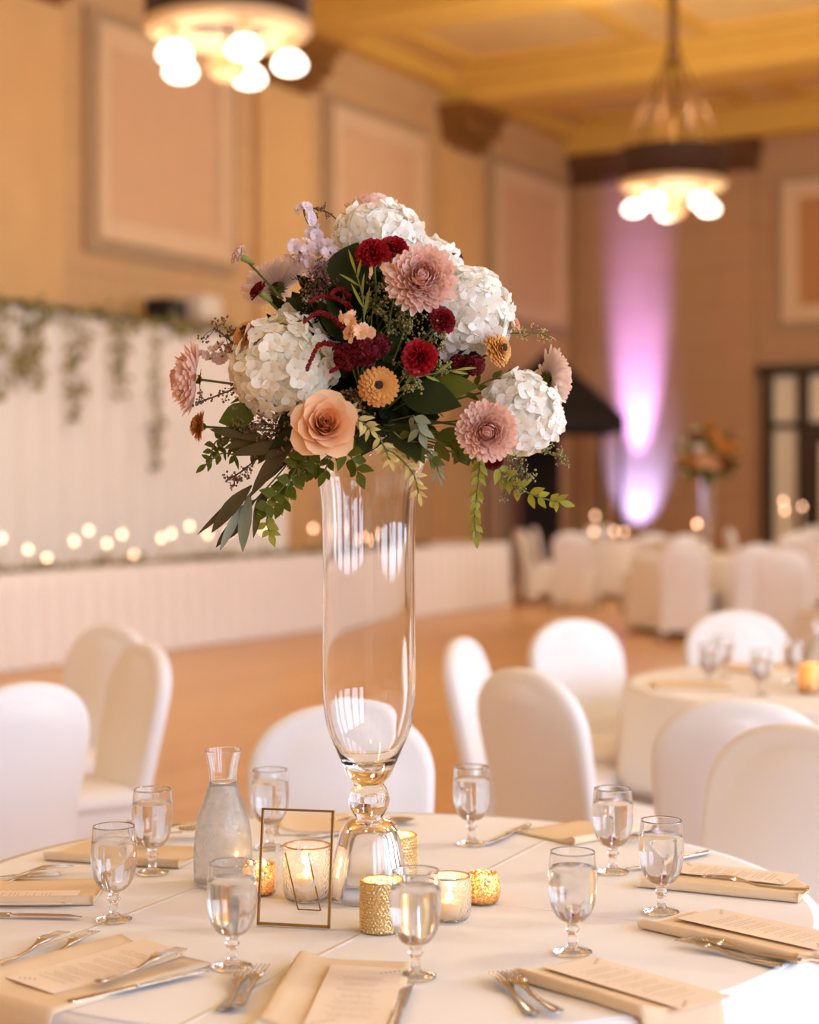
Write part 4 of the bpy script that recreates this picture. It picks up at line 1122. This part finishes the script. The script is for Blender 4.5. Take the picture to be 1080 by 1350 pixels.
# carnations
GR = 'red carnations of the tall arrangement'
def carnation(u, v, d, R, face, label, cm, group=GR, n=36, long_calyx=False, name='carnation'):
    r, M = flower(name, label, 'carnation', u, v, d, face, group, stemcol=M_stem)
    b = MB()
    for i in range(n):
        q = i/(n-1); az = i*2.399963
        petal(b, M, R*.05, az, rad(85-75*q)+rnd.uniform(-.15,.15), R*(.78+.2*q), R*rnd.uniform(.6,.85), rnd.uniform(-.5,.3), .1, (.15,.4,.75,1,1.05,.8), ruffle=R*.09)
    b.build('petals', cm, r)
    b = MB(); h = .024 if long_calyx else .016
    b.lathe([(.0016,-h),(.004,-h*.9),(.0055,-h*.5),(.0062,-.001),(.0045,.002)], 10, M); b.build('calyx', M_calyx, r)
carnation(492, 338, 2.75, .030, (-.1,-.85,.5), 'crimson carnation at the top left of the big pink chrysanthemum', PM['red'])
carnation(519, 331, 2.77, .026, (.3,-.7,.6), 'bright crimson carnation just above the big pink chrysanthemum', PM['red'])
carnation(581, 424, 2.72, .025, (.5,-.8,.25), 'small crimson carnation below the big pink chrysanthemum, on white petals', PM['crimson'])
carnation(553, 473, 2.70, .031, (.05,-.97,.1), 'deep red carnation facing us right of the burgundy cockscombs', PM['red'], n=30)
carnation(344, 386, 2.84, .020, (-.75,-.25,.6), 'small dark red carnation bud seen from the side on the left', PM['crimson'], long_calyx=True)
carnation(651, 607, 2.72, .016, (.2,-.6,-.6), 'small dark red carnation hanging under the low pink chrysanthemum', PM['burg'])
carnation(319, 339, 2.88, .021, (-.85,-.2,.45), 'small blush carnation on its own stem at the upper left', PM['blush'], 'blush carnations of the tall arrangement', long_calyx=True)
carnation(676, 428, 2.84, .014, (.8,-.3,.4), 'tiny peach bloom at the right edge of the upper right hydrangea', PM['peach'], 'blush carnations of the tall arrangement')
carnation(600, 340, 2.94, .014, (.4,-.4,.7), 'tiny dark red bloom behind the small white hydrangea', PM['crimson'])
# cockscomb / burgundy blooms
def cockscomb(u, v, d, R, face, label):
    r, M = flower('cockscomb', label, 'cockscomb', u, v, d, face, 'burgundy cockscombs of the tall arrangement')
    b = MB()
    for i in range(90):
        zz = 1 - 1.25*(i+.5)/90; ph = i*2.4; rr = math.sqrt(max(0, 1-zz*zz))
        dv = Vector((rr*math.cos(ph), rr*math.sin(ph), zz)); Ml = M @ Matrix.Translation(dv*R*.72) @ basis(dv + rv()*.3)
        for k in range(3): petal(b, Ml, .0, rnd.uniform(0, 6), rad(60), R*.32, R*.3, -.6, .2, RND_P, ruffle=R*.03)
    b.ball(Vector((0,0,0)), R*.68, 10, 7); b.build('bloom', PM['burg'], r)
cockscomb(458, 470, 2.73, .024, (-.2,-.9,.2), 'left burgundy cockscomb above the orange zinnia')
cockscomb(480, 464, 2.72, .026, (0,-.95,.2), 'middle burgundy cockscomb above the orange zinnia')
cockscomb(499, 455, 2.73, .020, (.2,-.9,.3), 'right burgundy cockscomb beside the peach stock blossoms')
cockscomb(626, 482, 2.78, .018, (.2,-.9,.3), 'small burgundy cockscomb under the upper right hydrangea')
cockscomb(604, 478, 2.80, .015, (.2,-.9,.3), 'smallest burgundy cockscomb between the deep red carnation and the right zinnia')
# amaranth tassels
def amaranth(pts, d, label, R=.0055):
    ps = [P(u, v, d - .012*i) for i, (u, v) in enumerate(pts)]
    r = thing('amaranth', label, 'amaranth', ps[0], 0, 'red amaranth tassels of the tall arrangement')
    pp = crom([p-ps[0] for p in ps], 8); b = MB(); b.tube(bez(HUB-ps[0], (HUB-ps[0])*.5, Vector((0,0,0)), 5) + pp[1:], .0013, 5); b.build('stem', M_stem, r)
    b = MB(); n = len(pp)
    for i, p in enumerate(pp):
        q = i/(n-1); rr = R*(1-.6*q)
        for k in range(9): b.ball(p + rv().normalized()*rr*rnd.uniform(.5,1), rnd.uniform(.0014,.0024), 5, 4)
    b.build('tassel', PM['crimson'], r)
amaranth([(462,405),(445,394),(425,390),(408,398)], 2.78, 'upper red amaranth tassel arching to the left')
amaranth([(460,392),(455,384),(444,382),(436,388)], 2.79, 'short red amaranth tassel above the upper arching one')
amaranth([(458,438),(440,420),(420,412),(402,424)], 2.76, 'middle red amaranth tassel arching over the white petals')
amaranth([(462,474),(440,456),(422,454),(408,478),(405,488)], 2.74, 'lower red amaranth tassel drooping over the largest hydrangea')
amaranth([(470,478),(450,482),(436,490)], 2.74, 'red amaranth tassel running under the burgundy cockscombs')
# stock spikes
def stock(label, pts, d, n, cm, size=.013, spread=.014, name='stock_flower'):
    ps = [P(u, v, d) for u, v in pts]
    r = thing(name, label, 'stock flower', ps[0], 0, 'stock flowers of the tall arrangement')
    pp = crom([p-ps[0] for p in ps], 8); b = MB(); b.tube(bez(HUB-ps[0], (HUB-ps[0])*.4, pp[0], 5) + pp[1:], .0018, 6); b.build('stem', M_stem, r)
    b = MB(); g = MB()
    for i in range(n):
        q = (i+.5)/n; c = pp[min(len(pp)-1, int(q*len(pp)))]
        dv = (rv() + Vector((0,-.7,.2))).normalized(); pos = c + dv*spread*rnd.uniform(.7,1.2)
        Ml = Matrix.Translation(pos) @ basis(dv + rv()*.3); s = size*(1-.35*q)*rnd.uniform(.85,1.15)
        for k in range(6): petal(b, Ml, .001, k*2.4, rad(25+18*(k > 3)), s, s*1.05, -.3, .15, (.25,.6,.95,1.05,.8), ruffle=s*.1)
        g.tube([c, pos], .0012, 4)
    b.build('blossoms', cm, r); g.build('calyx', M_calyx, r)
stock('pale lavender stock spike standing up at the upper left', [(425,322),(410,300),(402,284),(400,270)], 2.86, 9, PM['lav'], .012, .011)
stock('dense lavender stock cluster beside the upper left spike', [(438,352),(420,345),(402,338),(388,326)], 2.82, 20, PM['lav'], .015, .018)
stock('second lavender stock cluster next to the dark round leaf', [(448,350),(438,336),(424,326)], 2.84, 12, PM['lav'], .014, .016)
stock('pink lavender stock at the left edge above the side-on chrysanthemum', [(318,474),(300,468),(284,468),(276,474)], 2.86, 13, PM['lav2'], .013, .016)
stock('peach stock blossoms above the burgundy cockscombs', [(474,442),(468,428),(462,416)], 2.70, 7, PM['peach'], .0155, .010)
stock('second peach stock tip lower right of the first blossoms', [(484,436),(477,436),(472,440)], 2.72, 4, PM['peach'], .012, .008)
stock('pale pink stock half hidden under the upper right hydrangea', [(590,470),(600,466),(612,462)], 2.84, 6, PM['blush'], .013, .012)
# seeded sprays
def spray(label, pts, d, n, sm, stemm=None, spread=.03, size=.0019, name='seed_spray', dd=0.0):
    ps = [P(u, v, d + dd*i) for i, (u, v) in enumerate(pts)]
    r = thing(name, label, 'filler sprig', ps[0], 0, 'seeded filler sprigs of the tall arrangement')
    pp = crom([p-ps[0] for p in ps], 8); b = MB(); b.tube(bez(HUB-ps[0], (HUB-ps[0])*.4, pp[0], 5) + pp[1:], .0014, 5)
    g = MB()
    for i in range(n):
        q = .15 + .85*rnd.random(); c = pp[min(len(pp)-1, int(q*len(pp)))]; tip = c + rv()*spread
        b.tube([c, c.lerp(tip, .6) + rv()*.003, tip], .0006, 3)
        for k in range(6): g.ball(tip + rv()*.006, size*rnd.uniform(.7,1.25), 5, 4)
    b.build('stem', stemm or M_stem, r); g.build('seeds', sm, r)
spray('green seed spray above the deep red carnation in the middle right', [(528,450),(538,425),(548,400)], 2.74, 34, M_seed, None, .022)
spray('olive seed spray between the peach blossoms and the pink chrysanthemum', [(512,440),(516,410),(520,385)], 2.75, 26, M_seed, None, .024)
spray('olive seed spray lying over the lower edge of the upper right hydrangea', [(565,450),(575,435),(585,440)], 2.72, 18, M_seed, None, .018)
spray('seed spray beside the deep red carnation on its right', [(570,500),(578,490),(588,486)], 2.74, 14, M_seed, None, .016)
spray('brown seed spray above the orange zinnia at the left edge', [(318,462),(300,446),(282,432)], 2.84, 22, M_seedb, M_stem_b, .022)
spray('fine plum filler under the lavender stock', [(432,385),(428,368),(424,352)], 2.79, 30, PM['plum'], M_stem_b, .022, .0016)
spray('brown filler below the plum one, above the white petals', [(410,400),(412,384),(402,376)], 2.80, 24, M_seedb, M_stem_b, .024, .0014)
spray('brown seeded spray under the largest hydrangea at the lower left', [(340,560),(325,556),(312,566)], 2.79, 30, M_seedb, M_stem_b, .026)
spray('brown seeded spray left of the peach rose stem', [(398,598),(388,594),(382,606)], 2.76, 30, M_seedb, M_stem_b, .022)
spray('brown seeded twig pointing to the lower left', [(340,604),(318,622),(298,634)], 2.80, 14, M_seedb, M_stem_b, .014)
spray('yellow green wispy sprig pointing right under the tiny peach bloom', [(672,440),(695,438),(715,441),(728,446)], 2.84, 14, M_leaf4, None, .012, .0012)
spray('pale green seeded twig pointing right below the white hydrangea', [(712,585),(725,598),(740,602),(752,604)], 2.80, 12, M_seed, None, .011)
spray('pale green seed spray hanging under the low white hydrangea', [(690,605),(684,625),(672,640)], 2.78, 34, M_seed, None, .026, .0019)
spray('thin twig with buds above the upper left stock spike', [(445,290),(432,280),(418,276),(400,270)], 2.88, 7, M_seedb, M_stem_b, .008, .0016)
spray('thin brown twig left of the largest hydrangea', [(318,510),(300,516),(280,524),(262,530)], 2.82, 10, M_seedb, M_stem_b, .012)
spray('fine olive seed spray deep in the middle above the peach stock', [(490,420),(494,395),(500,372)], 2.77, 30, M_seed, None, .024)
spray('fine brown seed spray between the rose and the orange zinnia', [(470,545),(474,530),(468,516)], 2.73, 22, M_seedb, M_stem_b, .02)
spray('olive seed spray right of the orange zinnia over the dark leaf', [(530,500),(540,490),(552,512)], 2.71, 18, M_seed, None, .02)
spray('brown seed spray low between the largest hydrangea and the eucalyptus', [(372,575),(360,566),(350,556)], 2.77, 26, M_seedb, M_stem_b, .024)
# leafy sprigs
def sprig(label, pts, d, n, L, Wd, lm, prof=(.12,.7,1,.85,.5,.05), pair=True, dd=0.0, curl=.4, droop=.0, name='leafy_sprig', stemm=None, root=True, ang=55, tipleaf=True, cat='leafy sprig'):
    ps = [P(u, v, d + dd*i) for i, (u, v) in enumerate(pts)]
    r = thing(name, label, cat, ps[0], 0, 'leafy sprigs of the tall arrangement')
    pp = crom([p-ps[0] for p in ps], 8); b = MB(); b.tube((bez(HUB-ps[0], (HUB-ps[0])*.4, pp[0], 5) if root else [pp[0]]) + pp[1:], .0014, 5); b.build('stem', stemm or M_stem, r)
    b = MB(); N_ = len(pp)
    for i in range(n):
        q = (i+.5+rnd.uniform(-.3,.3))/n; k = max(0, min(N_-2, int(q*(N_-1)))); c = pp[k]; t = (pp[k+1]-pp[k]).normalized()
        side = t.cross(Vector((0,1,0))).normalized()
        for s in ((1,-1) if pair else ((1,) if i % 2 else (-1,))):
            o_ = rnd.uniform(-.9,.9); an = rad(ang + rnd.uniform(-18,18))
            dv = t*math.cos(an) + (side*s*math.cos(o_) + Vector((0,1,0))*math.sin(o_)*rnd.choice((-1,1)))*math.sin(an) + Vector((0,0,-droop))
            up = Vector((rnd.uniform(-.8,.8), -1, rnd.uniform(-.3,.8)))
            leaf_geo(b, c, dv, up, L*rnd.uniform(.8,1.15)*(1-.25*q), Wd*rnd.uniform(.85,1.1)*(1-.2*q), curl*rnd.uniform(.3,1.2), .2, prof)
    if tipleaf: leaf_geo(b, pp[-1], pp[-1]-pp[-2], Vector((0,-1,.2)), L*.9, Wd*.8, curl, .2, prof)
    b.build('leaves', lm, r)
    return r
LONG = (.1,.55,.9,1,.85,.55,.05)
sprig('green ruscus sprig hanging straight down on the right of the vase', [(634,600),(630,640),(626,680),(628,708)], 2.76, 12, .022, .011, M_leaf3, ang=48, droop=.3)
sprig('bright green leafy sprig sweeping right below the low white hydrangea', [(655,615),(680,640),(710,655),(738,662)], 2.77, 8, .030, .015, M_leaf3, ang=55)
sprig('dark leafy sprig hanging left of the vase rim', [(425,610),(400,618),(375,640),(352,668)], 2.74, 8, .034, .022, M_leaf2, ang=60)
sprig('green leafy sprig with its tip hanging lowest on the left', [(380,640),(368,662),(352,684),(356,702)], 2.75, 6, .028, .015, M_leaf3, ang=55)
sprig('small-leaved green sprig reaching far to the lower left', [(345,590),(318,600),(292,598),(272,612)], 2.80, 6, .026, .012, M_leaf2, ang=60)
sprig('small-leaved green sprig beside the side-on orange zinnia', [(330,560),(305,574),(285,582),(278,600)], 2.81, 6, .024, .014, M_leaf2, ang=60)
sprig('thin green sprig under the far left chrysanthemum', [(325,520),(312,540),(304,570),(310,600)], 2.82, 5, .028, .008, M_leaf2, ang=35)
sprig('long dark eucalyptus branch sweeping down to the lower left', [(440,545),(405,575),(372,620),(338,658),(322,676)], 2.76, 6, .085, .019, M_euc2, prof=LONG, pair=False, ang=18, curl=.5, name='eucalyptus_branch', cat='eucalyptus')
def branch(label, pts, d, leaves):
    ps = [P(u, v, d) for u, v in pts]; r = thing('eucalyptus_branch', label, 'eucalyptus', ps[0], 0, 'leafy sprigs of the tall arrangement')
    pp = crom([p-ps[0] for p in ps], 8); b = MB(); b.tube(bez(HUB-ps[0], (HUB-ps[0])*.4, pp[0], 5) + pp[1:], .0016, 5); b.build('stem', M_stem_b, r)
    for (u0, v0, u1, v1, w, m_) in leaves:
        a, c = P(u0, v0, d-.01*rnd.random()), P(u1, v1, d-.02-.02*rnd.random()); b = MB()
        leaf_geo(b, a-ps[0], c-a, Vector((rnd.uniform(-.5,.5), -1, .2)), (c-a).length*1.03, w*.00125, .35, .25, LONG); b.build('leaf', m_, r)
branch('grey green eucalyptus tips hanging lowest at the left', [(402,560),(372,600),(340,640),(322,660)], 2.76, [
    (330,640,262,704,9,M_euc2),(332,640,277,697,21,M_euc2),(318,668,291,722,12,M_euc),(330,650,316,724,19,M_euc),(346,648,334,706,11,M_euc2),
    (400,560,328,648,22,M_euc2),(385,585,306,597,17,M_euc2),(400,575,350,602,16,M_euc2),(410,560,356,590,20,M_leaf)])
sprig('leafy green sprig between the hanging eucalyptus and the vase', [(405,600),(388,622),(378,645),(372,660)], 2.74, 6, .036, .022, M_leaf2, ang=60)
sprig('dark eucalyptus leaves pointing left under the largest hydrangea', [(420,560),(385,575),(355,582),(325,576)], 2.77, 4, .07, .018, M_euc2, prof=LONG, pair=False, ang=20, name='eucalyptus_branch', cat='eucalyptus')
sprig('yellow green feathery sprig hanging over the vase rim', [(505,590),(525,602),(545,625),(552,650)], 2.72, 11, .030, .009, M_leaf4, ang=55, curl=1.2, droop=.2)
sprig('yellow green feathery sprig just right of the peach rose', [(455,545),(470,552),(482,560),(488,566)], 2.70, 7, .028, .009, M_leaf4, ang=60, curl=1.2)
sprig('second yellow green sprig left of the hanging feathery one', [(500,575),(510,596),(514,606)], 2.71, 7, .027, .009, M_leaf4, ang=60, curl=1.1, droop=.2)
sprig('small dark leaves along the left side of the vase rim', [(470,575),(450,590),(436,604),(428,622)], 2.73, 5, .03, .017, M_leaf2, ang=55, droop=.2)
sprig('small green leaves along the right side of the vase rim', [(520,570),(540,588),(556,600),(570,606)], 2.72, 5, .026, .014, M_leaf2, ang=55, droop=.2)
sprig('thin pale leaves drooping just right of the vase rim', [(560,590),(572,604),(578,622)], 2.73, 4, .03, .006, M_euc, prof=LONG, ang=35, droop=.3)
sprig('short green sprig filling under the low pink chrysanthemum', [(600,585),(615,600),(640,612)], 2.78, 5, .028, .015, M_leaf2, ang=55)
sprig('dark leaves dropping in front of the vase rim below the rose', [(450,590),(465,605),(472,622)], 2.72, 3, .034, .02, M_leaf2, ang=50)
sprig('broad green leaf pair right of the vase rim', [(565,575),(585,585),(602,592)], 2.74, 2, .05, .028, M_leaf2, ang=35)
sprig('grey green leaf cluster below the orange zinnia', [(545,548),(550,560),(554,570)], 2.70, 3, .032, .018, M_euc, ang=55)
sprig('thin willow-like leaves left of the big pink chrysanthemum', [(480,420),(478,390),(470,362)], 2.74, 5, .05, .006, M_leaf3, prof=LONG, pair=False, ang=25)
sprig('green bud twig at the top right behind the hydrangeas', [(560,360),(575,345),(590,338)], 2.9, 4, .018, .009, M_leaf2, ang=50)
sprig('green sprig between the right zinnia and the low white hydrangea', [(610,520),(650,500),(680,500)], 2.84, 5, .03, .014, M_leaf2, ang=45)
sprig('light green thin stems sweeping under the deep red carnation', [(520,520),(545,500),(575,492),(600,488)], 2.72, 5, .04, .006, M_leaf3, prof=LONG, pair=False, ang=20)
# single broad leaves
def broad(label, u, v, d, dv, L, Wd, lm, up=(0,-1,.3)):
    c = P(u, v, d); r = thing('broad_leaf', label, 'leaf', c, 0, 'broad leaves of the tall arrangement')
    b = MB(); p2 = HUB - c; b.tube(bez(Vector((0,0,0)), p2*.4, p2, 6), .0016, 5); b.build('stem', M_stem, r)
    b = MB(); leaf_geo(b, Vector((0,0,0)), dv, Vector(up), L, Wd, .5, .25, (.15,.7,.95,1,.85,.5,.04)); b.build('leaf_blade', lm, r)
for (u, v, d, dv, L, w, m_, l) in [
    (452,385,2.78,(.25,-.2,.9),.085,.07,M_leaf,'broad dark round leaf between the lavender stock and the crimson carnations'),
    (520,350,2.80,(.1,-.4,-.8),.07,.05,M_leaf,'dark leaf under the crimson carnations'),
    (470,520,2.75,(-.5,-.5,-.4),.09,.05,M_leaf,'dark glossy leaf left of the orange zinnia'),
    (530,520,2.74,(.7,-.3,-.1),.10,.06,M_leaf,'large dark glossy leaf right of the orange zinnia'),
    (560,515,2.75,(.8,-.4,.1),.09,.045,M_leaf2,'green glossy leaf below the deep red carnation'),
    (575,575,2.75,(.9,-.2,-.1),.06,.035,M_leaf2,'green pointed leaf touching the low pink chrysanthemum'),
    (520,560,2.74,(.4,-.5,-.5),.08,.045,M_leaf,'dark leaf above the vase rim'),
    (500,560,2.75,(-.3,-.6,-.5),.07,.045,M_leaf,'dark leaf left of the vase rim centre'),
    (545,570,2.73,(.1,-.3,-.9),.05,.03,M_leaf2,'leaf hanging at the vase rim'),
    (335,545,2.80,(-.5,-.2,-.1),.06,.045,M_leaf2,'olive leaf left under the largest hydrangea'),
    (345,575,2.81,(-.8,-.2,-.3),.06,.045,M_leaf2,'olive leaf behind the brown seeded spray'),
    (415,535,2.79,(-.6,-.4,-.5),.09,.05,M_leaf,'dark leaf between the largest hydrangea and the rose')]:
    broad(l, u, v, d, dv, L, w, m_)
# dense greenery in the middle
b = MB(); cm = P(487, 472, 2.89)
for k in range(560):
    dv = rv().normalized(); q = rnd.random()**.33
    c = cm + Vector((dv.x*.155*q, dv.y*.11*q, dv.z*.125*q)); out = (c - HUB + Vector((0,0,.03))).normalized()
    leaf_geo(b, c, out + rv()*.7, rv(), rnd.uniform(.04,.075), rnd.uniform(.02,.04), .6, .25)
for k in range(60):
    a = rnd.uniform(0, 2*PI); c = HUB + Vector((.075*math.cos(a), .075*math.sin(a), rnd.uniform(-.01,.04)))
    leaf_geo(b, c, Vector((math.cos(a), math.sin(a), rnd.uniform(-.5,.2))), rv()+Vector((0,0,1)), rnd.uniform(.035,.06), .028, .7, .25)
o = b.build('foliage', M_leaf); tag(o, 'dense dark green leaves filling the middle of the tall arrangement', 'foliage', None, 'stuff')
b = MB(); b.lathe([(.0005,-.03),(.06,-.03),(.082,-.012),(.086,.0),(.08,.035),(.055,.065),(.0005,.075)], 32)
o = b.build('floral_foam', mat('dark green floral foam', '#26331a', .95, scale=300, bump=.5), loc=HUB); tag(o, 'dark green floral foam at the vase rim holding the stems', 'floral foam')
# leaf-lit glass dish under the foam rests on the rim
# ------------------------------------------------------------------ second arrangement far behind
d = 17.2; c = Vector(((933-540)/F*d, d, TZ+.0015))
r = thing('footed_vase', 'far clear glass vase carrying an orange and cream bouquet', 'vase', c)
o_ = smooth_prof([(.07,0),(.06,.02),(.03,.12),(.022,.14),(.03,.2),(.06,.3),(.075,.5),(.085,.74),(.11,.8)], 4); i_ = [(max(.001, rr-.005), z) for rr, z in reversed(o_) if z > .2]
solid_lathe(o_, i_, 32).build('bowl', M_glass, r)
r = thing('bouquet', 'far orange and cream bouquet in the second tall vase', 'bouquet', c + Vector((0,0,.80)))
b = MB()
for k in range(220):
    dv = rv().normalized(); q = rnd.random()**.4; p = Vector((dv.x*.30*q, dv.y*.28*q, .22+dv.z*.24*q))
    leaf_geo(b, p, dv+rv()*.5, rv(), .10, .05)
b.build('leaves', M_leaf2, r)
cols = [PM['orange'], PM['cream'], PM['orange2'], PM['peach'], PM['white'], PM['crimson']]
for k in range(22):
    dv = (rv() + Vector((0,-.7,.2))).normalized(); p = Vector((dv.x*.28, dv.y*.26, .24+dv.z*.24)); b = MB()
    Ml = Matrix.Translation(p) @ basis(dv); R = rnd.uniform(.05,.085)
    for i in range(22): petal(b, Ml, R*.1, i*2.4, rad(80-3.2*i), R, R*.7, -.2, .2)
    b.build('blossom', cols[k % 6], r)
b = MB(); b.tube([(0,0,-.1),(0,0,.2)], .05, 10); b.build('stems', M_stem, r)
# ------------------------------------------------------------------ world and view
w = bpy.data.worlds.new('world'); sc.world = w; w.use_nodes = True
bg = w.node_tree.nodes['Background']; bg.inputs['Color'].default_value = (.75,.85,1,1); bg.inputs['Strength'].default_value = 1.0
vs = sc.view_settings; sc.display_settings.display_device = 'sRGB'
vs.view_transform = 'Standard'; vs.look = 'None'; vs.gamma = 1; vs.use_curve_mapping = False; vs.exposure = EXPO
cy = sc.cycles
cy.use_denoising = True; cy.max_bounces = 14; cy.diffuse_bounces = 5; cy.glossy_bounces = 5; cy.transmission_bounces = 14; cy.transparent_max_bounces = 12
cy.sample_clamp_indirect = 6; cy.caustics_refractive = True; cy.caustics_reflective = False; cy.blur_glossy = .5
